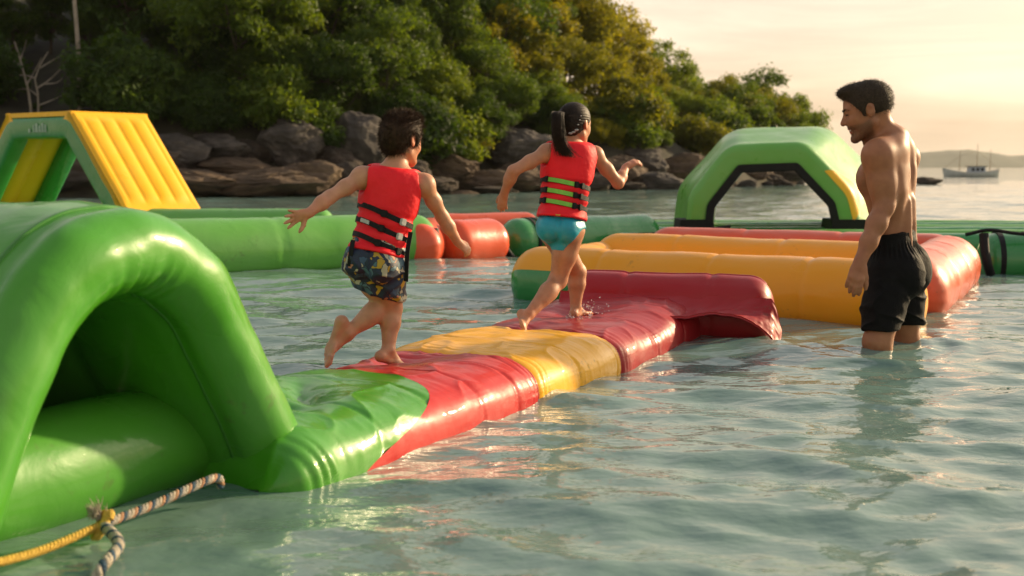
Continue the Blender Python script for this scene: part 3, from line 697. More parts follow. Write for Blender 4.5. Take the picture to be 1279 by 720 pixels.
# ------------------------------------------------------------------ 1. big green arch hump in the foreground
M['seam'] = vinyl('vinyl green seam tape', (0.035, 0.19, 0.010), wet=0.2, rough=0.4)
HQ0 = 0.12                                     # front face of the hump, across the walkway frame
def build_hump():
    base = PQ(-0.85, 0.75, 0.0)
    root = empty('inflatable_arch', base, 'big bright green inflatable arch hump with a tunnel opening at the start of the walkway', 'inflatable')
    T = 0.215; W = 1.55
    ctrl = [(-1.45, -0.03), (-1.36, 0.15), (-1.23, 0.40), (-1.07, 0.605), (-0.90, 0.688), (-0.72, 0.675), (-0.56, 0.57), (-0.43, 0.38), (-0.315, 0.195), (-0.245, 0.07), (-0.19, -0.04)]
    c2 = spline(ctrl, 150); c2 = smooth_path(c2, 6)
    t = np.gradient(c2, axis=0); t /= np.linalg.norm(t, axis=1)[:, None]; nn = np.stack([-t[:, 1], t[:, 0]], 1)      # outward (up at the crest)
    ln = np.concatenate([[0], np.cumsum(np.linalg.norm(np.diff(c2, axis=0), axis=1))])
    # stadium section: (q across, m along the normal)
    rr = T / 2; k = 26
    sec = []
    for a in np.linspace(-math.pi / 2, math.pi / 2, k): sec.append((HQ0 + rr - rr * math.cos(a), rr * math.sin(a)))
    qs = np.linspace(HQ0 + rr, HQ0 + W - rr, 44)[1:-1]
    for q in qs: sec.append((q, rr))
    for a in np.linspace(math.pi / 2, 1.5 * math.pi, k): sec.append((HQ0 + W - rr - rr * math.cos(a), rr * math.sin(a)))
    for q in qs[::-1]: sec.append((q, -rr))
    sec = np.array(sec)
    n, ms = len(c2), len(sec)
    endr = np.ones(n)
    for i in range(n):                          # the right foot closes with a rounded weld
        d = ln[-1] - ln[i]
        if d < 0.0: endr[i] = (1 - (1 - d / 0.07) ** 2) ** 0.5 * 0.35 + 0.65
    qq = sec[None, :, 0] + 0 * ln[:, None]; mm = sec[None, :, 1] * endr[:, None]
    # panels bulge between the welds that run across the hump
    inside = smoothstep(HQ0 + 0.10, HQ0 + 0.30, qq) * smoothstep(HQ0 + W - 0.1, HQ0 + W - 0.3, qq)
    weld_q = HQ0 + rr + 0.02
    groove = np.exp(-((qq - weld_q) / 0.02) ** 2) + np.exp(-((qq - (weld_q + 0.42)) / 0.025) ** 2) + np.exp(-((qq - (weld_q + 0.86)) / 0.025) ** 2)
    disp = -0.013 * groove * np.sign(mm)
    disp += 0.012 * inside * np.sign(mm) * np.abs(np.sin((qq - weld_q) / 0.43 * math.pi))
    # gathered pleats on the inside of the bend
    crest = np.exp(-((ln - ln[np.argmax(c2[:, 1])]) / 0.17) ** 2)[:, None]
    inner = smoothstep(0.02, -0.10, sec[None, :, 1]) * smoothstep(HQ0 + 0.34, HQ0 + 0.1, qq)
    disp2 = 0.020 * pucker(ln, 62, 3)[:, None] * crest * inner
    G2 = c2[:, None] + nn[:, None] * (mm + disp)[..., None]
    G = PQ(G2[..., 0], qq, G2[..., 1])
    N_ = grid_normals(G, False, True)
    cen = PQ(c2[:, None, 0] + 0 * qq, np.clip(qq, HQ0 + rr, HQ0 + W - rr), c2[:, None, 1] + 0 * qq)
    sg = np.sign(((G - cen) * N_).sum(-1, keepdims=True)); sg[sg == 0] = 1; N_ = N_ * np.sign(np.median(sg))
    soft = 0.016 * fbm(G * 2.4, 3) + 0.004 * fbm(G * 9, 2)
    G = G + N_ * (disp2 + soft)[..., None]
    V = G.reshape(-1, 3); F = grid_faces(n, ms, False, True)
    capc = np.array([G[0].mean(0), G[-1].mean(0)]); nb = len(V)
    F = [tuple(f) for f in F] + [(j, (j + 1) % ms, nb) for j in range(ms)] + [((n - 1) * ms + j, nb + 1, (n - 1) * ms + (j + 1) % ms) for j in range(ms)]
    mesh_obj('arch_body', np.vstack([V, capc]), F, M['green'], root)
    # welded seam tapes along the arch
    for j in (int(0.50 * k + 9), ):
        for off, nm in ((k + 1, 'seam'),):
            seam_strip(nm, G[3:-3, off], N_[3:-3, off], 0.007, 0.0035, M['seam'], root)
    seam_strip('seam', G[3:-3, ms - 1], N_[3:-3, ms - 1], 0.006, 0.0035, M['seam'], root)
    for qi in (k + 12, k + 24): seam_strip('seam', G[3:-3, qi], N_[3:-3, qi], 0.009, 0.004, M['seam'], root)
    i0 = np.argmax(c2[:, 1]) + 14
    # base tube that closes the hump at water level
    a, b = PQ(-1.95, HQ0 + 0.40, 0.10), PQ(-0.22, HQ0 + 0.38, 0.10)
    tube('base_tube', a, b, 0.165, M['green'], root, seams=(), seed=5, cap=0.05)
    a, b = PQ(-1.95, HQ0 + W - 0.20, 0.08), PQ(-0.40, HQ0 + W - 0.20, 0.08)
    tube('base_tube', a, b, 0.15, M['green'], root, seams=(0.55, 1.1), seed=6, cap=0.12)
    # black block that paints the shade in the gap under the base
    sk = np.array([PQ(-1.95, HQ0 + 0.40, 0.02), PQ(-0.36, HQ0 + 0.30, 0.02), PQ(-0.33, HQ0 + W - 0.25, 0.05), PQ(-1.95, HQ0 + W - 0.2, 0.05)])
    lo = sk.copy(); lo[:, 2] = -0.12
    mesh_obj('under_shade', np.vstack([sk, lo]), [(0, 1, 2, 3), (4, 7, 6, 5), (0, 4, 5, 1), (1, 5, 6, 2), (2, 6, 7, 3), (3, 7, 4, 0)], M['black'], root, smooth=False)
build_hump()

# ------------------------------------------------------------------ 2. the walkway of coloured panels
FEET = []                                       # (p, q, depth, radius) dents, filled from the feet on it
def to_pq(w):
    d = np.asarray(w)[:2] - ORG; return float(d @ P2), float(d @ Q2)
for (u, v, z, dep, r) in [(496, 449, 0.13, 0.040, 0.13), (420, 456, 0.13, 0.02, 0.08), (659, 412, 0.13, 0.025, 0.09), (722, 396, 0.13, 0.040, 0.12)]:
    FEET.append((*to_pq(at_z(u, v, z)), dep, r))
WW = 0.87                                       # width
def walk_section(nv):
    """closed loop (q, z): flat inflated mat with fat rounded sides"""
    th = np.linspace(0, 2 * math.pi, nv, endpoint=False) + math.pi      # start on the near side
    ex = 0.62
    q = WW / 2 + WW / 2 * np.sign(np.cos(th)) * np.abs(np.cos(th)) ** ex
    z = -0.000 + 0.180 * np.sign(np.sin(th)) * np.abs(np.sin(th)) ** 0.80
    return th, q, -z
def build_walk():
    base = PQ(1.5, 0.45, 0.0)
    root = empty('inflatable_walkway', base, 'floating inflatable walkway of green, red and yellow panels with the children running on it', 'walkway')
    nv = 200
    th, q, z = walk_section(nv)
    # on the loop: v=0 near side middle, then up over the top, far side, bottom
    top = smoothstep(0.03, 0.15, z)
    def bound(kind):
        s = np.clip((z + 0.17) / 0.37, 0, 1)    # how high on the section
        if kind == 0: return -0.42 + 0.0 * q + 0.06 * (1 - ((q - WW / 2) / (WW / 2)) ** 2)
        if kind == 1: return np.where(q < WW * 0.5, -0.10 + 0.58 * smoothstep(-0.05, 0.17, z), 0.48 - 0.0 * q) + 0.36 * q * top
        if kind == 2: return 1.20 + 0.20 * q
        if kind == 3: return 2.08 + 0.35 * np.clip(q - 0.25, 0, 1) 
        if kind == 4: return 3.30 + 0 * q
    names = [('green_panel', 'green'), ('red_panel', 'red'), ('yellow_panel', 'yellow'), ('red_panel', 'maroon')]
    allb = [bound(k) for k in range(5)]
    joints = [(-0.02, 0.35), (0.42, 0.9), (0.86, 1.0)]
    for k, (nm, mk) in enumerate(names):
        n = 120 if k else 130
        if k == 0:
            tt = np.concatenate([(1 - np.cos(np.linspace(0, math.pi / 2, 26))) * 0.16, np.linspace(0.16, 1, n - 25)[1:]])
        else: tt = np.linspace(0, 1, n)
        S = allb[k][None] + (allb[k + 1] - allb[k])[None] * tt[:, None]
        s_mid = S
        Qg = q[None] + 0 * S; Zg = z[None] + 0 * S
        prof = np.ones_like(S)
        if k == 0:
            dS = S - allb[0][None]; c = 0.17
            prof = np.where(dS < c, np.maximum(1 - (1 - np.clip(dS / c, 0, 1)) ** 2.4, 0.0004) ** (1 / 2.0), 1.0)
        Qg = WW / 2 + (Qg - WW / 2) * (0.72 + 0.28 * prof); Zg = 0.0 + Zg * prof
        G = PQ(S, Qg, Zg)
        N_ = grid_normals(G, False, True); N_ *= -np.sign((N_ * (G - PQ(S, np.clip(Qg, 0.15, WW - 0.15), 0 * S))).sum(-1).mean()) * -1
        # inward welds at both ends of a panel, two quilting welds inside it
        d = np.zeros_like(S)
        for e, sgn in ((allb[k], 1), (allb[k + 1], -1)):
            if k == 0 and sgn == 1: continue
            if k == 1 and sgn == 1 or k == 0: continue          # the green/red change of colour is printed, not welded
            dist = np.abs(S - e[None]); d -= 0.004 * np.exp(-((dist - 0.045 - 0.008 * np.sin(th * 7)[None]) / 0.007) ** 2) + 0.003 * np.exp(-((dist - 0.085 - 0.012 * np.sin(th * 5 + 1)[None]) / 0.008) ** 2); d -= 0.016 * np.exp(-dist / 0.022)
            d += 0.005 * pucker(th * 1.9 + k, 21, k + 3)[None] * np.exp(-(dist - 0.03) ** 2 / 0.012) * (0.35 + 0.65 * (1 - top))[None]
        qw = {0: [(0.10, 0.36)], 1: [(0.72, 0.30), (1.0, 0.25)], 2: [(1.6, 0.22)], 3: [(2.55, 0.2), (2.95, 0.2)]}[k]
        if k == 0: qw = [(0.06, 0.30), (0.42, 0.28)]
        for s0, sk in qw:
            dist = np.abs(S - s0 - sk * Qg * 0.3); d -= 0.006 * np.exp(-(dist / 0.012) ** 2) + 0.002 * np.exp(-dist / 0.05)
            d += 0.003 * pucker(th * 2.1 + s0, 26, int(s0 * 10) + 1)[None] * np.exp(-dist / 0.10)
        if k == 0:   # deep vertical pleats at the near corner of the green end, and a pinched fold on top
            d += 0.020 * pucker(S + 0.25 * Zg, 46, 5) * np.exp(-((S + 0.24) / 0.13) ** 2) * smoothstep(0.13, 0.02, np.abs(Zg - 0.03)) * smoothstep(0.3, 0.1, Qg)
            u = (S - 0.20) * 0.75 + (Qg - 0.40) * 0.66; w = -(S - 0.20) * 0.66 + (Qg - 0.40) * 0.75
            d -= 0.050 * np.exp(-np.abs(w / 0.055) ** 1.4 - (u / 0.18) ** 2) * top[None]
            d -= 0.03 * np.exp(-((S + 0.02) / 0.045) ** 2) * top[None] * smoothstep(0.15, 0.35, Qg)
        # slack top skin: soft wrinkles, stretched across
        wr = fbm(np.stack([S * 5.5 + Qg * 2.0, Qg * 2.2 - S * 0.8, Zg * 0 + 3.1], -1), 4)
        wr2 = 1 - np.abs(noise3(np.stack([S * 4.2 - Qg * 3.0, Qg * 4.5 + S * 1.5, Zg * 0 + 7.7], -1))) * 2.2
        d += (0.0045 * wr + 0.008 * np.clip(wr2, 0, 1) ** 6) * top[None]
        d += 0.006 * fbm(G * 3.0, 3) + 0.0022 * fbm(np.stack([S * 26, Qg * 3, Zg * 3], -1), 2)
        # fine vertical creases on the yellow side
        if k == 2: d += 0.0010 * pucker(S, 52, 8) * (1 - top)[None]
        G = G + N_ * d[..., None]
        # dents under the feet and the sag they cause
        for (fp, fq, dep, r) in FEET:
            rr2 = (S - fp) ** 2 + (Qg - fq) ** 2
            G[..., 2] -= top[None] * (dep * np.exp(-rr2 / r ** 2) + 0.022 * np.exp(-rr2 / 0.3 ** 2))
        G[..., 2] -= 0.015 * top[None] * np.exp(-((Qg - WW / 2) / 0.3) ** 2)
        if k == 3: G[..., 2] += (0.05 * smoothstep(2.5, 3.2, S)) * (z > 0)[None]
        mesh_obj(nm, G.reshape(-1, 3), grid_faces(n, nv, False, True), M[mk], root)
        if k in (1, 2): seam_strip('seam', np.vstack([G[-1], G[-1, :1]]), np.vstack([N_[-1], N_[-1, :1]]), 0.008, 0.004, M['maroon'], root)
    return root
walk_root = build_walk()

# the raised cross bar at the walkway's far end with its slack flap
def build_cross():
    a = at_z(700, 402, 0.0); b = at_z(962, 414, 0.0)
    c0 = np.array([0.30, 7.05, 0.13]); c1 = np.array([1.40, 6.78, 0.12])
    root = empty('inflatable_end_bar', (c0 + c1) / 2 * np.array([1, 1, 0]), 'dark red raised inflatable bar with a slack flap across the far end of the walkway', 'inflatable')
    path = line_path(c0, c1, n=70, cap=0.2)
    G, ln = tube_grid(path, 0.185, 48, 0.16, (0.35, 0.8), 0, 11, 0.01, 1.12)
    mesh_obj('bar_tube', G.reshape(-1, 3), grid_faces(len(path), 48, False, True), M['maroon'], root)
    seam_strip('seam', G[10:-10, 12], np.tile([[0, 0, 1.0]], (len(path) - 20, 1)), 0.012, 0.004, M['maroon'], root)
    # flap: the walkway's slack top skin carried up to the bar; at the right it bridges a dark hollow and curls round the bar's end
    n, m = 110, 40
    s = np.linspace(0, 1, n)[:, None]; t = np.linspace(0, 1, m)[None]
    ax = (c1 - c0); fwd = np.array([ax[1], -ax[0], 0]); fwd /= np.linalg.norm(fwd); fwd *= np.sign(-fwd[1])
    sS = [0, 0.2, 0.55, 0.66, 0.76, 0.86, 0.94, 1.0, 1.04]
    zf = np.interp(s, np.linspace(0, 1, 9), [0.13, 0.15, 0.15, 0.15, 0.165, 0.15, 0.10, 0.03, -0.05])
    rf2 = np.interp(s, np.linspace(0, 1, 9), [0.40, 0.46, 0.46, 0.42, 0.36, 0.34, 0.33, 0.31, 0.30])
    for _ in range(10): zf[1:-1] = 0.25 * zf[:-2] + 0.5 * zf[1:-1] + 0.25 * zf[2:]
    sa = np.interp(s, np.linspace(0, 1, 9), sS)
    zb_ = np.interp(s, [0, 0.85, 1], [0.235, 0.22, 0.06])
    G = c0[None, None] * np.array([1, 1, 0]) + ax[None, None] * np.array([1, 1, 0]) * sa[..., None] + fwd * (0.155 + (rf2 - 0.155) * t)[..., None] + np.array([0, 0, 1.0]) * (zb_ + (zf - zb_) * t ** 0.8 - 0.035 * np.sin(np.pi * t) * smoothstep(0.9, 0.5, s))[..., None]
    N_ = grid_normals(G); N_ *= np.sign(N_[..., 2].mean())
    u = s + 0 * t
    G += N_ * (0.016 * fbm(np.stack([u * 7 + t * 1.5, t * 2.0 + 0 * s, 0 * u + 4], -1), 4) + 0.007 * pucker(u * 1.1, 34, 4) * np.exp(-((1 - t) / 0.5) ** 2) * 0.6)[..., None]
    inner = G - N_ * 0.012
    V = np.concatenate([G.reshape(-1, 3), inner.reshape(-1, 3)]); F = grid_faces(n, m); k = n * m
    F = [tuple(f) for f in F] + [tuple(f[::-1] + k) for f in F]
    ring = [i * m for i in range(n)] + [(n - 1) * m + j for j in range(1, m)] + [i * m + m - 1 for i in range(n - 2, -1, -1)] + [j for j in range(m - 2, 0, -1)]
    F += [(ring[i], ring[(i + 1) % len(ring)], ring[(i + 1) % len(ring)] + k, ring[i] + k) for i in range(len(ring))]
    mesh_obj('flap', V, F, M['maroon'], root)
build_cross()

# ------------------------------------------------------------------ 3. yellow and coral raft
RA = np.array([0.10, 8.80]); RB = np.array([2.28, 7.28]); RF = (RB - RA) / np.linalg.norm(RB - RA); RG = np.array([0.42, 0.907])
def raft_pt(a, b, z): return np.append(RA + RF * a + RG * b, z)
def build_raft():
    root = empty('inflatable_raft', raft_pt(1.3, 1.7, 0), 'large yellow and coral inflatable raft of parallel tubes behind the walkway', 'raft')
    Lf = np.linalg.norm(RB - RA)
    r = 0.245
    tube('front_tube', raft_pt(-0.18, 0.24, 0.10), raft_pt(Lf + 0.05, 0.24, 0.10), r, M['gold'], root, seams=(0.75, 1.55, 2.2), seed=21, nseg=64, n=160, cap=0.22, bands=())
    tube('middle_tube', raft_pt(-0.10, 1.62, 0.13), raft_pt(Lf - 0.1, 1.62, 0.13), r, M['gold'], root, seams=(0.75, 1.6), seed=22, nseg=56, n=120, cap=0.22)
    tube('back_tube', raft_pt(-0.05, 2.75, 0.13), raft_pt(Lf - 0.05, 3.05, 0.13), r, M['coral'], root, seams=(0.9, 1.7), seed=23, nseg=56, n=120, cap=0.22)
    tube('side_tube', raft_pt(Lf - 0.12, 0.60, 0.10), raft_pt(Lf - 0.12, 3.15, 0.12), 0.25, M['coral'], root, seams=(0.8, 1.5, 2.1, 2.5), seed=24, nseg=56, n=160, cap=0.26, wr=0.016)
    tube('side_tube', raft_pt(-0.02, 0.55, 0.08), raft_pt(0.0, 2.5, 0.10), 0.22, M['gold'], root, seams=(0.7,), seed=25, nseg=48, n=80)
    # green stripe welded round the front-left end: a shell hugging the end of the front tube
    a, b = raft_pt(-0.18, 0.24, 0.10), raft_pt(Lf + 0.05, 0.24, 0.10)
    path = line_path(a, b, n=160, cap=0.22); G, ln = tube_grid(path, r + 0.004, 64, 0.222, (0.75, 1.55, 2.2), 0, 21, 0.006)
    rows = np.where(ln < 0.62)[0]; ang = np.arange(27, 39) % 64       # the band below the middle, facing the camera
    c = G[rows].mean((0, 1)); cand = None; best = 1e9
    for s0 in range(0, 64, 2):
        idx = (np.arange(s0, s0 + 11)) % 64; cc = G[rows][:, idx].mean((0, 1)); 
        sc = cc[1] + abs(cc[2] - 0.085) * 6
        if sc < best: best, cand = sc, idx
    S = G[rows][:, cand]
    mesh_obj('green_stripe', S.reshape(-1, 3), grid_faces(len(rows), 11), M['dgreen'], root)
    # slack floor between the tubes
    n = 40; s = np.linspace(0, 1, n)
    X = np.array([[raft_pt(0.0 + a * Lf, 0.3 + b * 2.6, 0.10 + 0.015 * math.sin(a * 9 + b * 4)) for b in s] for a in s])
    lo = X.copy(); lo[..., 2] -= 0.05
    F = grid_faces(n, n); V = np.concatenate([X.reshape(-1, 3), lo.reshape(-1, 3)])
    mesh_obj('floor_sheet', V, np.vstack([F, F[:, ::-1] + n * n]), M['gold'], root)
build_raft()

# ------------------------------------------------------------------ 4. perimeter tubes
def ptube(name, a, b, r, mk, label, seams=(), straps=(), cat='inflatable tube', group=None, seed=30, squash=1.0, wr=0.008, cap=None):
    a, b = np.array(a, float), np.array(b, float)
    root = empty(name, (a + b) / 2 * np.array([1, 1, 0]), label, cat, group)
    tube('tube_body', a, b, r, M[mk], root, seams=seams, seed=seed, nseg=48, n=110, squash=squash, wr=wr, cap=cap)
    L = np.linalg.norm(b - a); ax = (b - a) / L
    for s in straps: ring_strap(a + ax * s, ax, r * (1.0), 0.022, M['black'], root)
    return root
gA = at_z(180, 352); gB = at_z(536, 326)
ptube('long_float_tube', np.append(gA[:2] + np.array([-2.2, -0.6]), 0.16), np.append(gB[:2] + np.array([0.0, 0.25]), 0.15), 0.30, 'lime', 'long thick light green float tube behind the running boy', seams=(1.2, 2.4, 3.6), seed=31)
# short red-orange floats
r1 = at_z(536, 325); r2 = at_z(590, 322)
ptube('short_float_tube', np.append(r1[:2] + [-0.10, -0.30], 0.13), np.append(r1[:2] + [-0.05, 1.4], 0.13), 0.235, 'orange', 'orange float tube butting against the end of the long green tube', seed=32, wr=0.012)
ptube('short_float_tube', np.append(r1[:2] + [0.12, 0.22], 0.13), np.append(at_z(622, 319)[:2] + [0, 0.2], 0.13), 0.25, 'orange', 'short fat orange float tube with a rounded end beside a yellow strap knot', seed=33, wr=0.012)
ptube('short_float_tube', np.append(r1[:2] + [-0.1, 1.7], 0.16), np.append(r1[:2] + [1.1, 2.2], 0.16), 0.23, 'coral', 'faded pinkish coral float tube lying behind the orange float tubes', seed=34)
g1 = at_z(628, 318); g2 = at_z(752, 308)
ptube('strapped_float_tube', np.append(g1[:2] + [0.03, 0.25], 0.12), np.append(g2[:2] + [0.6, 0.35], 0.12), 0.24, 'dgreen', 'deep green float tube with black straps between orange floats and yellow raft', seams=(0.5,), straps=(0.28, 0.36), seed=35)
# webbing, lashings between the floats
def lash(name, pts, r, mat, label=None, parent=None):
    pp = spline(pts, 26); V, F = tube_mesh([(pp, np.full(26, r))]); o = mesh_obj(name, V, F, mat, parent, origin=np.array(pts[0]))
    if label: tag(o, label, 'strap')
    return o
lash('lashing_strap', [np.append(g1[:2] + [-0.06, 0.02], 0.22), np.append(g1[:2] + [0.0, -0.02], 0.12), np.append(g1[:2] + [0.06, -0.03], 0.02), np.append(g1[:2] + [0.12, 0.0], -0.06)], 0.035, M['black'], 'black lashing strap hanging between orange and deep green floats')
lash('lashing_strap', [np.append(r1[:2] + [0.06, -0.06], 0.30), np.append(r1[:2] + [0.08, -0.12], 0.17), np.append(r1[:2] + [0.08, -0.10], 0.0)], 0.04, M['black'], 'black lashing strap in the gap between two orange floats')
M['ropeyellow'] = mottled('yellow rope', (0.55, 0.33, 0.04), (0.75, 0.5, 0.08), 60, 0.8, 0.8, 250)
lash('knot', [np.append(g1[:2] + [-0.16, -0.05], 0.26), np.append(g1[:2] + [-0.09, -0.09], 0.23), np.append(g1[:2] + [-0.12, -0.06], 0.18), np.append(g1[:2] + [-0.05, -0.05], 0.21)], 0.022, M['ropeyellow'], 'small yellow rope knot tying orange float to green float')
# far low green tubes
ptube('low_float_tube', at_y(-60, 268, 17.4) * [1, 1, 0] + [0, 0, 0.08], at_y(418, 268, 17.0) * [1, 1, 0] + [0, 0, 0.08], 0.27, 'lime', 'low light green float tube in front of the yellow slide', seams=(2, 4), seed=36)
# right-hand perimeter
gr0 = at_z(1226, 342); gr1 = at_z(1330, 345)
ptube('strapped_float_tube', np.append(gr0[:2] + [0.05, 0.25], 0.10), np.append(gr1[:2] + [2.0, 0.25], 0.10), 0.24, 'dgreen', 'deep green float tube with black straps joined to the coral raft corner', seams=(0.5, 1.5), straps=(0.16, 0.40), seed=37)
lash('lashing_strap', [np.append(gr0[:2] + [-0.14, 0.02], 0.33), np.append(gr0[:2] + [0.05, 0.0], 0.37), np.append(gr0[:2] + [0.25, 0.0], 0.345), np.append(gr0[:2] + [0.42, 0.0], 0.33)], 0.016, M['black'], 'black webbing line tied over coral and green float corner')
lash('lashing_strap', [np.append(gr0[:2] + [0.0, -0.02], 0.34), np.append(gr0[:2] + [0.0, -0.06], 0.2), np.append(gr0[:2] + [0.02, -0.08], 0.08), np.append(gr0[:2] + [0.06, -0.05], 0.0)], 0.04, M['black'], 'bunched black strap hanging beside the coral raft corner')

# ------------------------------------------------------------------ 5. green tunnel arch on its platform
def build_tunnel():
    D0 = 15.0
    zb = 0.20
    fl = at_y(872, 285, D0); fr = at_y(1060, 285, D0)           # centres of the front feet
    root = empty('inflatable_tunnel', [(fl[0] + fr[0]) / 2, D0 + 0.8, 0], 'light green inflatable tunnel arch with black edging and a yellow patch behind the raft', 'inflatable')
    # mid-line of the band at the front ring, in (x, z)
    pts = [at_y(870, 287, D0), at_y(874, 252, D0), at_y(917, 197, D0), at_y(1000, 194, D0), at_y(1051, 248, D0), at_y(1060, 287, D0)]
    c2 = np.array([[p[0], p[2]] for p in pts]); c2 = resample(c2, 130); c2 = smooth_path(c2, 9)
    t = np.gradient(c2, axis=0); t /= np.linalg.norm(t, axis=1)[:, None]; nn = np.stack([-t[:, 1], t[:, 0]], 1)
    TH = 0.33; DEP = 2.1
    k = 12; rr = 0.10; sec = []
    # section (depth, normal) as a rounded rectangle
    def corner(cx, cy, a0): return [(cx + rr * math.cos(a), cy + rr * math.sin(a)) for a in np.linspace(a0, a0 + math.pi / 2, k)]
    sec += corner(rr, TH / 2 - rr, math.pi / 2)[::-1]
    sec = corner(rr, -TH / 2 + rr, math.pi)[::-1]
    sec = []
    sec += [(rr - rr * math.cos(a), TH / 2 - rr + rr * math.sin(a)) for a in np.linspace(0, math.pi / 2, k)]
    sec += [(d, TH / 2) for d in np.linspace(rr, DEP - rr, 24)[1:-1]]
    sec += [(DEP - rr + rr * math.sin(a), TH / 2 - rr + rr * math.cos(a)) for a in np.linspace(0, math.pi / 2, k)]
    sec += [(DEP - rr + rr * math.cos(a), -TH / 2 + rr - rr * math.sin(a)) for a in np.linspace(0, math.pi / 2, k)]
    sec += [(d, -TH / 2) for d in np.linspace(DEP - rr, rr, 24)[1:-1]]
    sec += [(rr - rr * math.sin(a), -TH / 2 + rr - rr * math.cos(a)) for a in np.linspace(0, math.pi / 2, k)]
    sec = np.array(sec)
    cx = c2[:, 0].mean()
    def pos(cc, n_, d, m):
        # the tunnel flares upward and to the right towards its back
        f = np.clip(d / DEP, 0, 1); g = smoothstep(0.05, 0.75, f)
        x = cc[..., 0] + n_[..., 0] * m; z = cc[..., 1] + n_[..., 1] * m
        z = zb + (z - zb) * (1 + 0.22 * g); x = cx + (x - cx) * (1 + 0.36 * g) + 0.64 * f
        return np.stack([x, D0 + d + 0 * x, z], -1)
    CC = np.broadcast_to(c2[:, None], (130, len(sec), 2)); NN = np.broadcast_to(nn[:, None], (130, len(sec), 2))
    G = pos(CC, NN, sec[None, :, 0] + np.zeros((130, 1)), sec[None, :, 1] + np.zeros((130, 1)))
    G = G + 0.02 * np.stack([fbm(G * 1.5, 2), 0 * G[..., 0], fbm(G * 1.5 + 9, 2)], -1)
    F = grid_faces(130, len(sec), False, True)
    mesh_obj('arch_body', G.reshape(-1, 3), F, M['lime'], root)
    # black edging round the inside of the opening
    es = np.array([(-0.012, -0.165), (-0.012, -0.085), (0.02, -0.085), (0.02, -0.18), (-0.006, -0.18)])
    G2 = pos(np.broadcast_to(c2[:, None], (130, 5, 2)), np.broadcast_to(nn[:, None], (130, 5, 2)), es[None, :, 0] + np.zeros((130, 1)), es[None, :, 1] + np.zeros((130, 1)))
    G2[..., 1] -= 0.012
    mesh_obj('edging', G2.reshape(-1, 3), grid_faces(130, 5, False, True), M['black'], root, smooth=False)
    # black foot collars
    for i in (0, 129):
        c = G[i].mean(0); x0, x1 = G[i][:, 0].min() - 0.03, G[i][:, 0].max() + 0.03
        w = 0.19
        ff = pos(c2[i], nn[i], 0.0, 0.0)
        V = [(ff[0] + sx * w * (1.0 if sz else 1.1), D0 + sy, zb - 0.03 + sz * 0.12) for sz in (0, 1) for sy in (-0.03, 0.5) for sx in (-1, 1)]
        mesh_obj('foot_collar', V, [(0, 1, 5, 4), (1, 3, 7, 5), (3, 2, 6, 7), (2, 0, 4, 6), (4, 5, 7, 6), (0, 2, 3, 1)], M['black'], root, smooth=False)
    # yellow lens-shaped patch on the right leg: a thin shell on the outer front corner
    rows = np.arange(95, 126); sub = []
    for a, i in enumerate(rows):
        wgt = math.sin(math.pi * a / (len(rows) - 1)) ** 0.7
        line = G[i][0:16]; nrm_ = np.array([nn[i][0], -0.6, nn[i][1]]); nrm_ /= np.linalg.norm(nrm_)
        kk = np.linspace(0, 15 * max(wgt, 0.05), 8)
        sub.append(np.stack([np.interp(kk, np.arange(16), line[:, c]) for c in range(3)], 1) + nrm_ * 0.010)
    mesh_obj('yellow_patch', np.array(sub).reshape(-1, 3), grid_faces(len(rows), 8), M['slide'], root)
    # dark valve plug on the roof
    vp = pos(c2[60], nn[60], 1.55, TH / 2 + 0.005)
    V, Fv = tube_mesh([(np.array([vp + [0, 0, -0.02], vp + [0, 0, 0.02]]), [0.05, 0.045])]); mesh_obj('valve', V, Fv, M['black'], root)
build_tunnel()
# platform of low tubes the tunnel stands on
def build_platform():
    root = empty('inflatable_platform', (3.2, 15.5, 0), 'low green inflatable platform under the tunnel arch', 'platform')
    for k, (y, z, r) in enumerate([(14.1, 0.05, 0.13), (14.75, 0.06, 0.13), (15.4, 0.06, 0.13), (16.05, 0.06, 0.13), (16.7, 0.06, 0.13), (17.3, 0.06, 0.13)]):
        tube('platform_tube', (1.1 + 0.02 * k, y, z), (6.3 + 0.15 * k, y - 0.1, z), r, M['dgreen' if k % 2 == 0 else 'lime'], root, seed=50 + k, nseg=28, n=40, squash=1.0)
    yy = [(1.2, 14.0), (6.2, 13.9), (6.6, 17.2), (1.3, 17.3)]
    V = [(x, y, 0.13) for x, y in yy] + [(x, y, 0.03) for x, y in yy]
    mesh_obj('platform_sheet', V, [(0, 1, 2, 3), (7, 6, 5, 4), (0, 4, 5, 1), (1, 5, 6, 2), (2, 6, 7, 3), (3, 7, 4, 0)], M['dgreen'], root, smooth=False)
build_platform()
lash('mooring_line', [np.array([1.2, 14.0, 0.16]), np.array([1.9, 14.0, 0.19]), np.array([2.4, 14.1, 0.25])], 0.02, M['black'], 'thin black line lying across the green platform beside the tunnel')

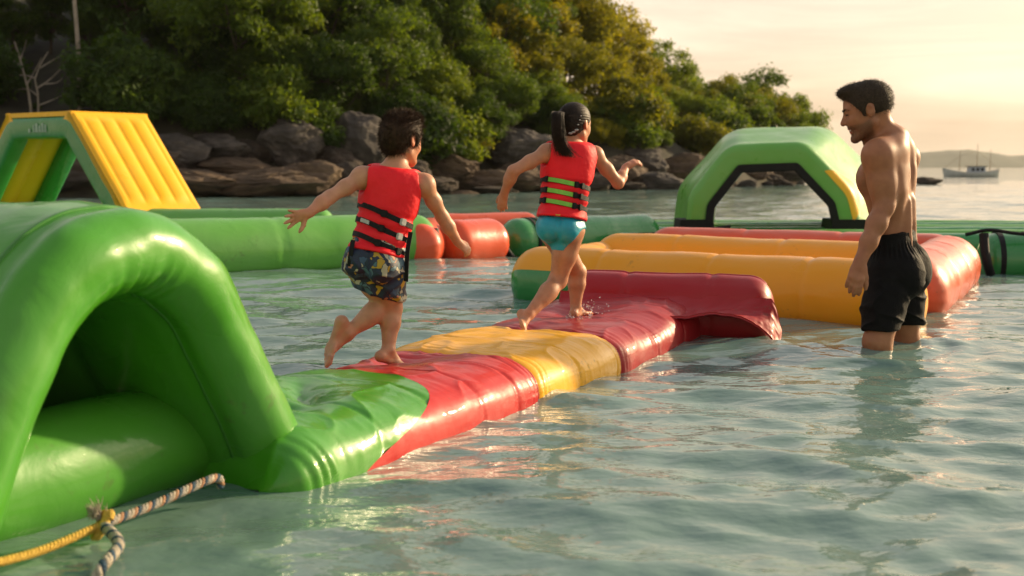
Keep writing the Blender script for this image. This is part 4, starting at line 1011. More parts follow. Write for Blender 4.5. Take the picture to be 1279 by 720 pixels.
# ------------------------------------------------------------------ 6. yellow and green slide
def build_slide():
    A = np.array([0.8, -0.6, 0]); W = np.array([0.6, 0.8, 0]); Zv = np.array([0, 0, 1.0])
    O = at_y(88, 143, 17.5); zt = O[2]; zb = 0.30; h = zt - zb; run = 1.14; TL_ = 1.51; WD = 1.23
    root = empty('inflatable_slide', [O[0], O[1], 0], 'green framed inflatable slide with fluted yellow ramps and a flat top', 'slide')
    def lp(a, w, z): return O + A * a + W * w + Zv * z
    def bar(pts, hw, thick, name):
        """inflated frame: a chunky rounded-square tube mitred through pts (a, z)"""
        c = resample(np.array(pts, float), 160); c = smooth_path(c, 3)
        t = np.gradient(c, axis=0); t /= np.linalg.norm(t, axis=1)[:, None]; n = np.stack([-t[:, 1], t[:, 0]], 1)
        th = np.linspace(0, 2 * math.pi, 28, endpoint=False)
        return c, n, th
    # frame (front and back): trapezoid of thick tube
    T = 0.36
    ln_ = math.hypot(run, h); off = 0.165; bx_ = run - off * h / ln_; bz_ = -h - off * run / ln_
    cz_ = -0.165; cx_ = bx_ - (cz_ - bz_) * run / h
    mid = [(bx_, bz_), (cx_, cz_), (-TL_ - cx_, cz_), (-TL_ - bx_, bz_)]
    def frame(w0, name):
        c, n, th = bar(mid, 0, 0, name)
        sx = np.sign(np.cos(th)) * np.abs(np.cos(th)) ** 0.45; sy = np.sign(np.sin(th)) * np.abs(np.sin(th)) ** 0.45
        G = np.zeros((160, 28, 3))
        for i in range(160):
            for j in range(28):
                p = c[i] + n[i] * sy[j] * (T * 0.44); G[i, j] = lp(p[0], w0 + 0.14 + sx[j] * 0.14, p[1])
        G += 0.015 * fbm(G * 2, 2)[..., None] * np.array([0.5, 0.5, 1])
        V = np.concatenate([G.reshape(-1, 3), G[:1].mean(1), G[-1:].mean(1)]); nb = 160 * 28
        F = [tuple(f) for f in grid_faces(160, 28, False, True)] + [(j, (j + 1) % 28, nb) for j in range(28)] + [(159 * 28 + j, 159 * 28 + (j + 1) % 28, nb + 1) for j in range(28)]
        return mesh_obj('side_frame', V, F, M['dgreen'], root)  # deeper green puts the frame's shade into its colour
    frame(-0.02, 'side_frame'); frame(WD - 0.32, 'side_frame')
    # ramps: fluted pads lying on the slopes, and the flat top
    def ramp(sgn, a0):
        n, m = 60, 80; s = np.linspace(-0.03, 1.03, n); w = np.linspace(-0.015, WD + 0.02, m)
        S, Wg = np.meshgrid(s, w, indexing='ij')
        slope = np.array([run, -h]); ln = np.linalg.norm(slope); nrm = np.array([h, run]) / ln
        fl = (np.abs(np.sin((Wg - 0.12) / (WD - 0.24) * math.pi * 4)) ** 0.6) * smoothstep(0.0, 0.14, Wg) * smoothstep(WD, WD - 0.14, Wg)
        fl = fl * smoothstep(0.03, 0.12, S) * smoothstep(0.96, 0.86, S)
        edge = smoothstep(-0.03, 0.0, S) * smoothstep(1.03, 1.0, S) * smoothstep(-0.015, 0.03, Wg) * smoothstep(WD + 0.02, WD - 0.03, Wg)
        hh = 0.015 + 0.032 * fl + 0.03 * edge
        a_ = S * run + nrm[0] * hh; z_ = -S * h + nrm[1] * hh
        def world(a, w_, z): return O + (A * sgn) * (a[..., None] + 0) + (A * a0) + W * w_[..., None] + Zv * z[..., None]
        G = world(a_, Wg, z_)
        fl2 = 0.04 * (np.abs(np.sin(Wg / WD * math.pi * 4)) ** 0.7)
        B = world(S * run - nrm[0] * (0.16 + fl2), Wg, -S * h - nrm[1] * (0.16 + fl2))
        V = np.concatenate([G.reshape(-1, 3), B.reshape(-1, 3)]); F = grid_faces(n, m); k = n * m
        ring = [i * m for i in range(n)] + [(n - 1) * m + j for j in range(1, m)] + [i * m + m - 1 for i in range(n - 2, -1, -1)] + [j for j in range(m - 2, 0, -1)]
        F = [tuple(f) for f in F] + [tuple(f[::-1] + k) for f in F] + [(ring[i], ring[(i + 1) % len(ring)], ring[(i + 1) % len(ring)] + k, ring[i] + k) for i in range(len(ring))]
        mesh_obj('ramp_panel', V, F, M['slide'], root)
    ramp(1, 0.0); ramp(-1, -TL_)
    V = [lp(a, w, z) for z in (0.045, -0.02) for a, w in ((0.03, -0.01), (0.03, WD + 0.01), (-TL_ - 0.03, WD + 0.01), (-TL_ - 0.03, -0.01))]
    mesh_obj('top_panel', V, [(0, 1, 2, 3), (7, 6, 5, 4), (0, 4, 5, 1), (1, 5, 6, 2), (2, 6, 7, 3), (3, 7, 4, 0)], M['slide'], root, smooth=False)
    # faint white printing on the top bar: a square mark and a smudged word
    def mark(a0, a1, z0, z1):
        V = [lp(a, w, z) for w in (-0.026, -0.032) for a, z in ((a0, z0), (a1, z0), (a1, z1), (a0, z1))]
        mesh_obj('printed_mark', V, [(0, 1, 2, 3), (4, 7, 6, 5), (0, 4, 5, 1), (1, 5, 6, 2), (2, 6, 7, 3), (3, 7, 4, 0)], M['whitemark'], root, smooth=False)
    x = -0.96
    for wd, hh in ((0.05, 0.05), (0.0, 0), (0.035, 0.10), (0.06, 0.12), (0.045, 0.09), (0.05, 0.12), (0.04, 0.10)):
        if wd: mark(x, x + wd, -0.23, -0.23 + hh)
        x += wd + 0.022 if wd else 0.04
    # base pads the slide stands on
    tube('base_tube', lp(run + 0.3, -0.2, -h - 0.18), lp(-TL_ - run - 0.3, -0.2, -h - 0.18), 0.19, M['lime'], root, seed=60, nseg=32, n=60)
    tube('base_tube', lp(run + 0.3, WD + 0.1, -h - 0.18), lp(-TL_ - run - 0.3, WD + 0.1, -h - 0.18), 0.19, M['lime'], root, seed=61, nseg=32, n=60)
    V = [lp(a, w, z - h) for z in (-0.02, -0.2) for a, w in ((run + 0.25, -0.2), (run + 0.25, WD + 0.1), (-TL_ - run - 0.25, WD + 0.1), (-TL_ - run - 0.25, -0.2))]
    mesh_obj('base_sheet', V, [(0, 1, 2, 3), (7, 6, 5, 4), (0, 4, 5, 1), (1, 5, 6, 2), (2, 6, 7, 3), (3, 7, 4, 0)], M['lime'], root, smooth=False)
build_slide()

# ------------------------------------------------------------------ 7. ropes in the foreground
M['ropewhite'] = mottled('frayed white rope', (0.34, 0.29, 0.22), (0.52, 0.46, 0.36), 40, 0.9, 0.8, 200)
M['ropeblue'] = mottled('dark blue rope strand', (0.02, 0.05, 0.08), (0.05, 0.10, 0.15), 40, 0.9, 0.8, 200)
M['ropepink'] = mottled('pinkish tan rope strand', (0.34, 0.17, 0.09), (0.50, 0.29, 0.17), 40, 0.9, 0.8, 200)
M['ropegrey'] = mottled('grey rope strand', (0.25, 0.23, 0.2), (0.42, 0.39, 0.34), 40, 0.9, 0.8, 200)
def twisted(path, r, mats, root, pitch):
    """laid rope: strands wound round each other, each strand a part"""
    n = int(len(path)); t = np.gradient(path, axis=0); t /= np.linalg.norm(t, axis=1)[:, None]
    a = np.cross(t, [0, 0, 1.0]); a /= np.linalg.norm(a, axis=1)[:, None]; b = np.cross(a, t)
    ln = np.concatenate([[0], np.cumsum(np.linalg.norm(np.diff(path, axis=0), axis=1))])
    for k, mk in enumerate(mats):
        ph = ln / pitch * 2 * math.pi + 2 * math.pi * k / len(mats)
        off = r * 0.55
        pp = path + a * (off * np.cos(ph))[:, None] + b * (off * np.sin(ph))[:, None]
        V, F = tube_mesh([(pp, np.full(n, r * 0.60))]); mesh_obj('strand', V, F, M[mk], root)
knot = at_z(127, 656, 0.045)
p_in = at_z(-40, 712, 0.05); p_end = at_z(266, 598, 0.07)
root = empty('mooring_rope', knot, 'yellow twisted mooring rope ending in a knot with a frayed white tail', 'rope')
twisted(spline([p_in, (p_in + knot) / 2 + [0, 0, -0.012], knot], 150), 0.0098, ['ropeyellow'] * 3, root, 0.034)
# the knot: two turns around the striped rope, and a frayed tuft
ang = np.linspace(0, 4.6 * math.pi, 90)
kp = knot + np.stack([0.016 * np.sin(ang) + 0.012 * (ang / 14 - 0.5), 0.020 * np.cos(ang), 0.026 * np.sin(ang + 0.6)], 1)
V, F = tube_mesh([(kp, np.full(90, 0.0095))]); mesh_obj('knot', V, F, M['ropeyellow'], root)
rf = np.random.RandomState(4); fp = []
for i in range(70):
    d = np.array([-0.35, 0.1, 1.0]) + rf.normal(size=3) * 0.45; d /= np.linalg.norm(d)
    s0 = knot + np.array([-0.012, 0, 0.02]) + rf.normal(size=3) * 0.006; s1 = s0 + d * rf.uniform(0.02, 0.042)
    fp.append((np.array([s0, (s0 + s1) / 2 + rf.normal(size=3) * 0.004, s1]), [0.0016, 0.0014, 0.0006]))
V, F = tube_mesh(fp); mesh_obj('frayed_tail', V, F, M['ropewhite'], root)
root = empty('striped_rope', p_end, 'striped tan and white rope from the knot to the underside of the green arch', 'rope')
twisted(spline([knot + [0.005, 0, 0.002], (knot * 0.55 + p_end * 0.45) + [0, 0, -0.004], p_end, p_end + np.array([0.012, 0.04, -0.03])], 170), 0.0108, ['ropepink', 'ropewhite', 'ropegrey', 'ropeblue'], root, 0.05)
root = empty('hanging_rope', knot, 'black and white braided rope end dropping from the knot into the water', 'rope')
twisted(spline([knot + [0.01, -0.01, 0], at_z(148, 680, 0.035), at_z(128, 708, 0.02), at_z(112, 740, -0.03)], 110), 0.0125, ['ropewhite', 'ropewhite', 'ropeblue'], root, 0.045)

# ------------------------------------------------------------------ 8. the boat at anchor
def build_boat():
    D = 118.0; c = at_z(1213, 221.2); c = np.array([at_y(1213, 221, D)[0], D, 0])
    root = empty('moored_boat', c, 'small wooden boat with a low cabin and three masts anchored off the headland', 'boat')
    L = 5.0; n, m = 40, 13
    G = np.zeros((n, m, 3))
    for i, s in enumerate(np.linspace(-1, 1, n)):
        bw = 0.72 * (1 - abs(s) ** 2.6) ** 0.6 + 0.01; sh = 0.42 + 0.30 * abs(s) ** 2.4 + (0.14 * s * s if s < 0 else 0)
        for j, a in enumerate(np.linspace(-math.pi / 2, math.pi / 2, m)):
            y = math.sin(a) * bw; z = -0.2 + (sh + 0.2) * (1 - math.cos(a) ** 0.7) ** 0.8 if abs(a) > 1e-6 else -0.2
            G[i, j] = (s * L / 2 * (1 + 0.06 * (z / 0.6)), y, z)
    m1 = mottled('boat hull paint', (0.42, 0.40, 0.37), (0.58, 0.56, 0.52), 3, 0.6); m2 = mottled('boat deck', (0.2, 0.15, 0.1), (0.3, 0.22, 0.15), 5, 0.7); m3 = mottled('boat cabin paint', (0.32, 0.36, 0.42), (0.42, 0.46, 0.52), 4, 0.6)
    mesh_obj('hull', G.reshape(-1, 3) + c, grid_faces(n, m), m1, root)
    dk = [tuple(G[i, 0] - [0, 0, 0.06]) for i in range(n)] + [tuple(G[i, -1] - [0, 0, 0.06]) for i in range(n)]
    mesh_obj('deck', np.array(dk) + c, [(i, i + 1, n + i + 1, n + i) for i in range(n - 1)], m2, root)
    def boxp(name, x0, x1, y0, y1, z0, z1, mt, tp=0.9):
        V = []
        for z, k in ((z0, 1), (z1, tp)):
            cx = (x0 + x1) / 2
            V += [(cx + (x - cx) * k, y * k, z) for x, y in ((x0, y0), (x1, y0), (x1, y1), (x0, y1))]
        return mesh_obj(name, np.array(V) + c, [(0, 3, 2, 1), (4, 5, 6, 7), (0, 1, 5, 4), (1, 2, 6, 5), (2, 3, 7, 6), (3, 0, 4, 7)], mt, root, smooth=False)
    boxp('cabin', -0.3, 1.2, -0.45, 0.45, 0.36, 0.95, m3); boxp('cabin_roof', -0.45, 1.3, -0.52, 0.52, 0.955, 1.01, m2, 1.0)
    for k in range(3): boxp('cabin_window', -0.12 + 0.42 * k, 0.14 + 0.42 * k, -0.458, -0.42, 0.55, 0.82, M['black'], 0.97)
    for x, hgt in ((-1.1, 2.4), (0.5, 3.0), (1.7, 2.5)):
        V, F = tube_mesh([(np.array([c + [x, 0, 0.3], c + [x, 0, hgt * 0.6], c + [x + 0.03, 0, hgt]]), [0.035, 0.03, 0.02])]); mesh_obj('mast', V, F, m2, root)
    V, F = tube_mesh([(np.array([c + [-2.6, 0, 0.75], c + [-1.1, 0, 1.9]]), [0.012, 0.012]), (np.array([c + [-1.1, 0, 1.9], c + [0.5, 0, 2.4]]), [0.012, 0.012]), (np.array([c + [0.5, 0, 2.4], c + [2.5, 0, 0.7]]), [0.012, 0.012])])
    mesh_obj('rigging', V, F, m2, root)
build_boat()

# =================================================================== PEOPLE
# Bodies are grown as one smooth-blended surface from a posed skeleton (signed distance field, surface nets).
class Field:
    def __init__(s, lo, hi, h):
        s.h = h; s.lo = np.array(lo, float); s.n = np.ceil((np.array(hi) - s.lo) / h).astype(int) + 1
        s.a = np.full(tuple(s.n), 0.12, np.float32)
    def copy(s):
        c = Field.__new__(Field); c.h, c.lo, c.n, c.a = s.h, s.lo, s.n, s.a.copy(); return c
    def box(s, lo, hi):
        i0 = np.clip(np.floor((np.array(lo) - s.lo) / s.h).astype(int), 0, s.n - 1); i1 = np.clip(np.ceil((np.array(hi) - s.lo) / s.h).astype(int) + 1, 1, s.n)
        sl = tuple(slice(a, b) for a, b in zip(i0, i1))
        ax = [s.lo[k] + s.h * np.arange(i0[k], i1[k], dtype=np.float32) for k in range(3)]
        X, Y, Z = np.meshgrid(*[x.astype(np.float32) for x in ax], indexing='ij')
        return sl, X, Y, Z
    def put(s, sl, d, k, op):
        a = s.a[sl]
        if op == 'add':
            h = np.clip(0.5 + 0.5 * (a - d) / k, 0, 1); s.a[sl] = a + (d - a) * h - k * h * (1 - h)
        elif op == 'cut':
            h = np.clip(0.5 - 0.5 * (a + d) / k, 0, 1); s.a[sl] = a + (-d - a) * h + k * h * (1 - h)
    def cone(s, p, q, r0, r1, k=0.02, op='add', m=0.055):
        p, q = np.asarray(p, float), np.asarray(q, float); r = max(r0, r1) + k + m
        sl, X, Y, Z = s.box(np.minimum(p, q) - r, np.maximum(p, q) + r)
        if 0 in X.shape: return
        v = q - p; L2 = float(v @ v) + 1e-12
        t = np.clip(((X - p[0]) * v[0] + (Y - p[1]) * v[1] + (Z - p[2]) * v[2]) / L2, 0, 1)
        d = np.sqrt((X - p[0] - t * v[0]) ** 2 + (Y - p[1] - t * v[1]) ** 2 + (Z - p[2] - t * v[2]) ** 2) - (r0 + (r1 - r0) * t)
        s.put(sl, d.astype(np.float32), k, op)
    def chain(s, pts, rs, k=0.02, op='add'):
        for i in range(len(pts) - 1): s.cone(pts[i], pts[i + 1], rs[i], rs[i + 1], k, op)
    def ell(s, c, ax, rad, k=0.02, op='add', m=0.055):
        """ellipsoid, ax: 3x3 rows = unit axes"""
        c = np.asarray(c, float); r = max(rad) + k + m
        sl, X, Y, Z = s.box(c - r, c + r)
        if 0 in X.shape: return
        ax = np.asarray(ax); X = X - c[0]; Y = Y - c[1]; Z = Z - c[2]
        u = [(X * a[0] + Y * a[1] + Z * a[2]) for a in ax]
        k0 = np.sqrt(sum((x / r_) ** 2 for x, r_ in zip(u, rad))); k1 = np.sqrt(sum((x / r_ ** 2) ** 2 for x, r_ in zip(u, rad))) + 1e-9
        d = np.where(k0 > 0.05, k0 * (k0 - 1) / k1, -min(rad))
        s.put(sl, d.astype(np.float32), k, op)
    def plane(s, p, n, k=0.006):
        """keep the side the normal points away from"""
        ax = [s.lo[i] + s.h * np.arange(s.n[i], dtype=np.float32) for i in range(3)]
        d = (ax[0][:, None, None] - p[0]) * n[0] + (ax[1][None, :, None] - p[1]) * n[1] + (ax[2][None, None, :] - p[2]) * n[2]
        h = np.clip(0.5 - 0.5 * (d - s.a) / k, 0, 1).astype(np.float32); s.a = (d + (s.a - d) * h + k * h * (1 - h)).astype(np.float32)
    def sample(s, P):
        g = (np.asarray(P) - s.lo) / s.h; g = np.clip(g, 0, s.n - 1.001); i = g.astype(int); f = g - i; o = 0
        for a in (0, 1):
            for b in (0, 1):
                for c in (0, 1):
                    o = o + s.a[i[..., 0] + a, i[..., 1] + b, i[..., 2] + c] * (f[..., 0] if a else 1 - f[..., 0]) * (f[..., 1] if b else 1 - f[..., 1]) * (f[..., 2] if c else 1 - f[..., 2])
        return o
    def grad(s, P):
        e = s.h
        g = np.stack([s.sample(P + np.eye(3)[k] * e) - s.sample(P - np.eye(3)[k] * e) for k in range(3)], -1)
        return g / (np.linalg.norm(g, axis=-1, keepdims=True) + 1e-9)
    def mesh(s, relax=2):
        a = s.a; neg = a < 0
        nx, ny, nz = a.shape
        c = np.zeros((nx - 1, ny - 1, nz - 1), np.uint8)
        for i in (0, 1):
            for j in (0, 1):
                for k in (0, 1): c += neg[i:nx - 1 + i, j:ny - 1 + j, k:nz - 1 + k]
        act = np.argwhere((c > 0) & (c < 8)); idx = np.full(c.shape, -1, np.int64); idx[tuple(act.T)] = np.arange(len(act))
        pos = np.zeros((len(act), 3)); cnt = np.zeros(len(act))
        cor = [(i, j, k) for i in (0, 1) for j in (0, 1) for k in (0, 1)]
        val = {q: a[act[:, 0] + q[0], act[:, 1] + q[1], act[:, 2] + q[2]].astype(float) for q in cor}
        for q in cor:
            for ax in range(3):
                if q[ax] == 0:
                    q2 = list(q); q2[ax] = 1; q2 = tuple(q2); v0, v1 = val[q], val[q2]; x = (v0 < 0) != (v1 < 0)
                    t = np.where(x, v0 / (v0 - v1 + 1e-12), 0); pp = np.array(q, float)[None] + np.eye(3)[ax][None] * t[:, None]
                    pos[x] += pp[x]; cnt[x] += 1
        V = s.lo + s.h * (act + pos / cnt[:, None])
        F = []
        for ax in range(3):
            b, d = (ax + 1) % 3, (ax + 2) % 3
            sl0 = [slice(None)] * 3; sl1 = [slice(None)] * 3; sl0[ax] = slice(0, -1); sl1[ax] = slice(1, None)
            n0, n1 = neg[tuple(sl0)], neg[tuple(sl1)]; E = np.argwhere(n0 != n1); fl = n0[tuple(E.T)]
            ok = (E[:, b] > 0) & (E[:, d] > 0) & (E[:, b] < a.shape[b] - 1) & (E[:, d] < a.shape[d] - 1); E, fl = E[ok], fl[ok]
            def cell(db, dd):
                q = E.copy(); q[:, b] -= db; q[:, d] -= dd; return idx[tuple(q.T)]
            f = np.stack([cell(1, 1), cell(0, 1), cell(0, 0), cell(1, 0)], 1); f[~fl] = f[~fl][:, ::-1]; F.append(f)
        F = np.vstack(F)
        if relax:      # light smoothing removes the voxel stepping
            for _ in range(relax):
                S = np.zeros_like(V); n = np.zeros(len(V))
                for i in range(4):
                    np.add.at(S, F[:, i], V[F[:, (i + 1) % 4]]); np.add.at(n, F[:, i], 1)
                    np.add.at(S, F[:, i], V[F[:, (i - 1) % 4]]); np.add.at(n, F[:, i], 1)
                V = 0.45 * V + 0.55 * S / np.maximum(n, 1)[:, None]
        return V, F
def unit(v): v = np.asarray(v, float); return v / np.linalg.norm(v)
def frame(fwd, up):
    """rows: right, forward, up"""
    up = unit(up); fwd = np.asarray(fwd, float); fwd = unit(fwd - up * (fwd @ up)); r = np.cross(fwd, up); return np.array([r, fwd, up])
def color_mesh(o, cols):
    at = o.data.color_attributes.new('Col', 'FLOAT_COLOR', 'POINT')
    c = np.ones((len(cols), 4), np.float32); c[:, :3] = cols; at.data.foreach_set('color', c.ravel())
def skin_mat(name, wet=0.15):
    m, nt, b = new_mat(name); N, L = nt.nodes, nt.links
    at = N.new('ShaderNodeAttribute'); at.attribute_name = 'Col'
    tc = N.new('ShaderNodeTexCoord'); n = N.new('ShaderNodeTexNoise'); n.inputs['Scale'].default_value = 26; n.inputs['Detail'].default_value = 5; L.new(tc.outputs['Object'], n.inputs['Vector'])
    r = N.new('ShaderNodeValToRGB'); r.color_ramp.elements[0].position = 0.3; r.color_ramp.elements[0].color = (0.86, 0.80, 0.78, 1); r.color_ramp.elements[1].position = 0.7; r.color_ramp.elements[1].color = (1.08, 1.06, 1.04, 1)
    L.new(n.outputs['Fac'], r.inputs['Fac'])
    mx = N.new('ShaderNodeMixRGB'); mx.blend_type = 'MULTIPLY'; mx.inputs['Fac'].default_value = 1; L.new(at.outputs['Color'], mx.inputs['Color1']); L.new(r.outputs['Color'], mx.inputs['Color2'])
    L.new(mx.outputs['Color'], b.inputs['Base Color'])
    b.inputs['Roughness'].default_value = 0.52; b.inputs['Specular IOR Level'].default_value = 0.38
    b.inputs['Subsurface Weight'].default_value = 0.25; b.inputs['Subsurface Radius'].default_value = (0.018, 0.007, 0.004); b.inputs['Subsurface Scale'].default_value = 0.6
    b.inputs['Coat Weight'].default_value = wet; b.inputs['Coat Roughness'].default_value = 0.22
    n2 = N.new('ShaderNodeTexNoise'); n2.inputs['Scale'].default_value = 160; n2.inputs['Detail'].default_value = 3; L.new(tc.outputs['Object'], n2.inputs['Vector'])
    bp = N.new('ShaderNodeBump'); bp.inputs['Strength'].default_value = 0.12; bp.inputs['Distance'].default_value = 0.003; L.new(n2.outputs['Fac'], bp.inputs['Height']); L.new(bp.outputs['Normal'], b.inputs['Normal'])
    return m
M['skin'] = skin_mat('child skin', 0.03)
M['skin_man'] = skin_mat('tanned skin', 0.06)
M['hair'] = mottled('dark brown hair', (0.016, 0.008, 0.004), (0.05, 0.024, 0.011), 60, 0.6, spec=0.18)
M['hair_black'] = mottled('black hair', (0.010, 0.006, 0.004), (0.028, 0.017, 0.010), 60, 0.55, spec=0.22)
M['hair_man'] = mottled('short dark hair with haze lift', (0.022, 0.015, 0.009), (0.055, 0.038, 0.022), 90, 0.6, 0.6, 220, spec=0.2)  # brown lift puts haze and flare into the hair colour
M['vest'] = mottled('red life vest nylon', (0.74, 0.010, 0.018), (0.86, 0.016, 0.026), 7, 0.6, 0.25, 55, spec=0.25)
M['strap_green'] = mottled('lime webbing', (0.16, 0.48, 0.05), (0.22, 0.58, 0.07), 30, 0.6, 0.3, 300)
M['strap_grey'] = mottled('grey reflective tape', (0.36, 0.36, 0.34), (0.5, 0.5, 0.47), 30, 0.4)
M['bikini'] = mottled('turquoise swim fabric', (0.005, 0.26, 0.36), (0.01, 0.34, 0.45), 12, 0.38, 0.15, 150, spec=0.5)
M['shorts'] = mottled('black swim fabric', (0.003, 0.003, 0.0035), (0.006, 0.006, 0.006), 18, 0.7, 0.4, 180, spec=0.14)
def print_mat():
    m, nt, b = new_mat('printed swim shorts fabric'); N, L = nt.nodes, nt.links
    tc = N.new('ShaderNodeTexCoord')
    ns = N.new('ShaderNodeTexNoise'); ns.inputs['Scale'].default_value = 16; L.new(tc.outputs['Object'], ns.inputs['Vector'])
    mpv = N.new('ShaderNodeMixRGB'); mpv.inputs['Fac'].default_value = 0.10; L.new(tc.outputs['Object'], mpv.inputs['Color1']); L.new(ns.outputs['Color'], mpv.inputs['Color2'])
    v = N.new('ShaderNodeTexVoronoi'); v.inputs['Scale'].default_value = 40; L.new(mpv.outputs['Color'], v.inputs['Vector'])
    sep = N.new('ShaderNodeSeparateColor'); L.new(v.outputs['Color'], sep.inputs['Color'])
    r = N.new('ShaderNodeValToRGB'); r.color_ramp.interpolation = 'CONSTANT'; e = r.color_ramp.elements
    e[0].position = 0; e[0].color = (0.008, 0.018, 0.05, 1); e[1].position = 0.30; e[1].color = (0.03, 0.075, 0.14, 1)
    for p_, c_ in ((0.42, (0.42, 0.26, 0.02, 1)), (0.56, (0.01, 0.02, 0.05, 1)), (0.66, (0.40, 0.37, 0.26, 1)), (0.77, (0.06, 0.13, 0.17, 1)), (0.88, (0.40, 0.15, 0.08, 1)), (0.93, (0.01, 0.02, 0.045, 1))): k = e.new(p_); k.color = c_
    L.new(sep.outputs[0], r.inputs['Fac'])
    v2 = N.new('ShaderNodeTexVoronoi'); v2.feature = 'DISTANCE_TO_EDGE'; v2.inputs['Scale'].default_value = 40; L.new(mpv.outputs['Color'], v2.inputs['Vector'])
    gt = N.new('ShaderNodeMath'); gt.operation = 'LESS_THAN'; gt.inputs[1].default_value = 0.045; L.new(v2.outputs['Distance'], gt.inputs[0])
    mx = N.new('ShaderNodeMixRGB'); L.new(gt.outputs[0], mx.inputs['Fac']); L.new(r.outputs['Color'], mx.inputs['Color1']); mx.inputs['Color2'].default_value = (0.007, 0.012, 0.03, 1)
    L.new(mx.outputs['Color'], b.inputs['Base Color']); b.inputs['Roughness'].default_value = 0.6
    return m
M['print'] = print_mat()

def head_prims(f, c, A, S, k=1.0, man=False):
    """c centre, A rows right/forward/up, S head height"""
    def P(x, y, z): return np.asarray(c) + S * (x * A[0] + y * A[1] + z * A[2])
    K = 0.10 * S
    f.ell(P(0, -0.07, 0.13), A, [0.335 * S, 0.42 * S, 0.36 * S], K)
    f.ell(P(0, 0.10, -0.10), A, [0.275 * S, 0.27 * S, 0.34 * S], K)
    for s in (-1, 1):
        f.cone(P(0.21 * s, -0.04, -0.22), P(0.09 * s, 0.24, -0.40), 0.085 * S, 0.075 * S, 0.07 * S)
        f.cone(P(0.15 * s, 0.20, -0.10), P(0.12 * s, 0.26, -0.14), 0.10 * S, 0.09 * S, 0.06 * S)       # cheek
        f.ell(P(0.335 * s, -0.05, -0.02), frame(A[1] * 0.95 - A[0] * s * 0.35, A[2] - 0.12 * A[1]), [0.028 * S, 0.080 * S, 0.118 * S], 0.02 * S)   # ear
        f.ell(P(0.370 * s, -0.03, 0.005), frame(A[1] * 0.95 - A[0] * s * 0.35, A[2] - 0.12 * A[1]), [0.030 * S, 0.046 * S, 0.075 * S], 0.008 * S, 'cut')
    f.cone(P(0, 0.27, -0.415), P(0, 0.29, -0.43), 0.085 * S, 0.08 * S, 0.06 * S)                                 # chin
    f.cone(P(-0.14, 0.275, 0.075), P(0.14, 0.275, 0.075), 0.065 * S, 0.065 * S, 0.06 * S)                          # brow
    for s in (-1, 1): f.ell(P(0.125 * s, 0.385, 0.005), A, [0.085 * S, 0.06 * S, 0.05 * S], 0.05 * S, 'cut')
    for s in (-1, 1): f.ell(P(0.125 * s, 0.272, 0.0), A, [0.07 * S, 0.062 * S, 0.05 * S], 0.02 * S)
    f.cone(P(0, 0.325, 0.05), P(0, 0.425, -0.115), 0.034 * S, 0.048 * S, 0.035 * S)                              # nose
    for s in (-1, 1): f.cone(P(0.04 * s, 0.375, -0.13), P(0.045 * s, 0.36, -0.135), 0.035 * S, 0.03 * S, 0.02 * S)
    f.cone(P(-0.09, 0.315, -0.235), P(0.09, 0.315, -0.235), 0.032 * S, 0.032 * S, 0.03 * S); f.cone(P(0, 0.34, -0.232), P(0, 0.335, -0.232), 0.032 * S, 0.032 * S, 0.03 * S)
    f.cone(P(-0.07, 0.315, -0.30), P(0.07, 0.315, -0.30), 0.034 * S, 0.034 * S, 0.03 * S)
    if man:
        for s in (-1, 1):
            f.cone(P(0, 0.375, -0.266), P(0.11 * s, 0.315, -0.25), 0.016 * S, 0.012 * S, 0.012 * S, 'cut')      # open smile
            f.cone(P(0.11 * s, 0.30, -0.13), P(0.155 * s, 0.26, -0.27), 0.008 * S, 0.007 * S, 0.03 * S, 'cut')      # smile fold
            f.cone(P(0.16 * s, 0.265, -0.09), P(0.13 * s, 0.295, -0.12), 0.065 * S, 0.06 * S, 0.04 * S)        # lifted cheek
    else:
        f.cone(P(-0.08, 0.355, -0.266), P(0.08, 0.355, -0.266), 0.012 * S, 0.012 * S, 0.012 * S, 'cut')
    return P
def hand_prims(f, wrist, d, n, side, S, curl=0.25, spread=0.10, thumb=0.8):
    """wrist point, d towards the fingers, n = back of the hand, side=+1 thumb on cross(d,n); S hand length"""
    d = unit(d); n = unit(n - d * (np.asarray(n) @ d)); w = np.cross(d, n) * side      # w towards the thumb
    k = 0.035 * S
    A = np.array([w, d, n])
    f.ell(wrist + d * 0.26 * S, A, [0.215 * S, 0.30 * S, 0.10 * S], 0.10 * S)
    f.cone(wrist - d * 0.08 * S, wrist + d * 0.12 * S, 0.13 * S, 0.14 * S, 0.10 * S)
    L = [0.40, 0.45, 0.42, 0.33]
    for i in range(4):
        o = (1.5 - i) / 1.5
        b = wrist + d * (0.47 - 0.025 * abs(i - 1)) * S + w * o * 0.155 * S
        dd = unit(d + w * o * spread * 1.8); rf_ = (0.062, 0.064, 0.060, 0.053)[i] * S; l = L[i] * S
        c1 = curl * (0.7 + 0.12 * i); pts = [b - dd * 0.06 * S, b]; cur = dd
        for sgl, cc in ((0.44, c1), (0.32, c1 * 1.15), (0.24, c1 * 0.9)):
            cur = unit(cur * math.cos(cc) - n * math.sin(cc)); pts.append(pts[-1] + cur * l * sgl)
        f.chain(pts, [rf_ * 1.08, rf_ * 1.08, rf_, rf_ * 0.93, rf_ * 0.78], k)
    b = wrist + d * 0.16 * S + w * 0.15 * S - n * 0.03 * S; td = unit(d * (1.2 - 0.6 * thumb) + w * thumb - n * 0.35)
    p1 = b + td * 0.20 * S; td2 = unit(td + d * 0.45 - n * 0.15); p2 = p1 + td2 * 0.17 * S; p3 = p2 + unit(td2 + d * 0.2) * 0.12 * S
    f.chain([b - td * 0.05 * S, p1, p2, p3], [0.095 * S, 0.078 * S, 0.068 * S, 0.055 * S], 0.05 * S)
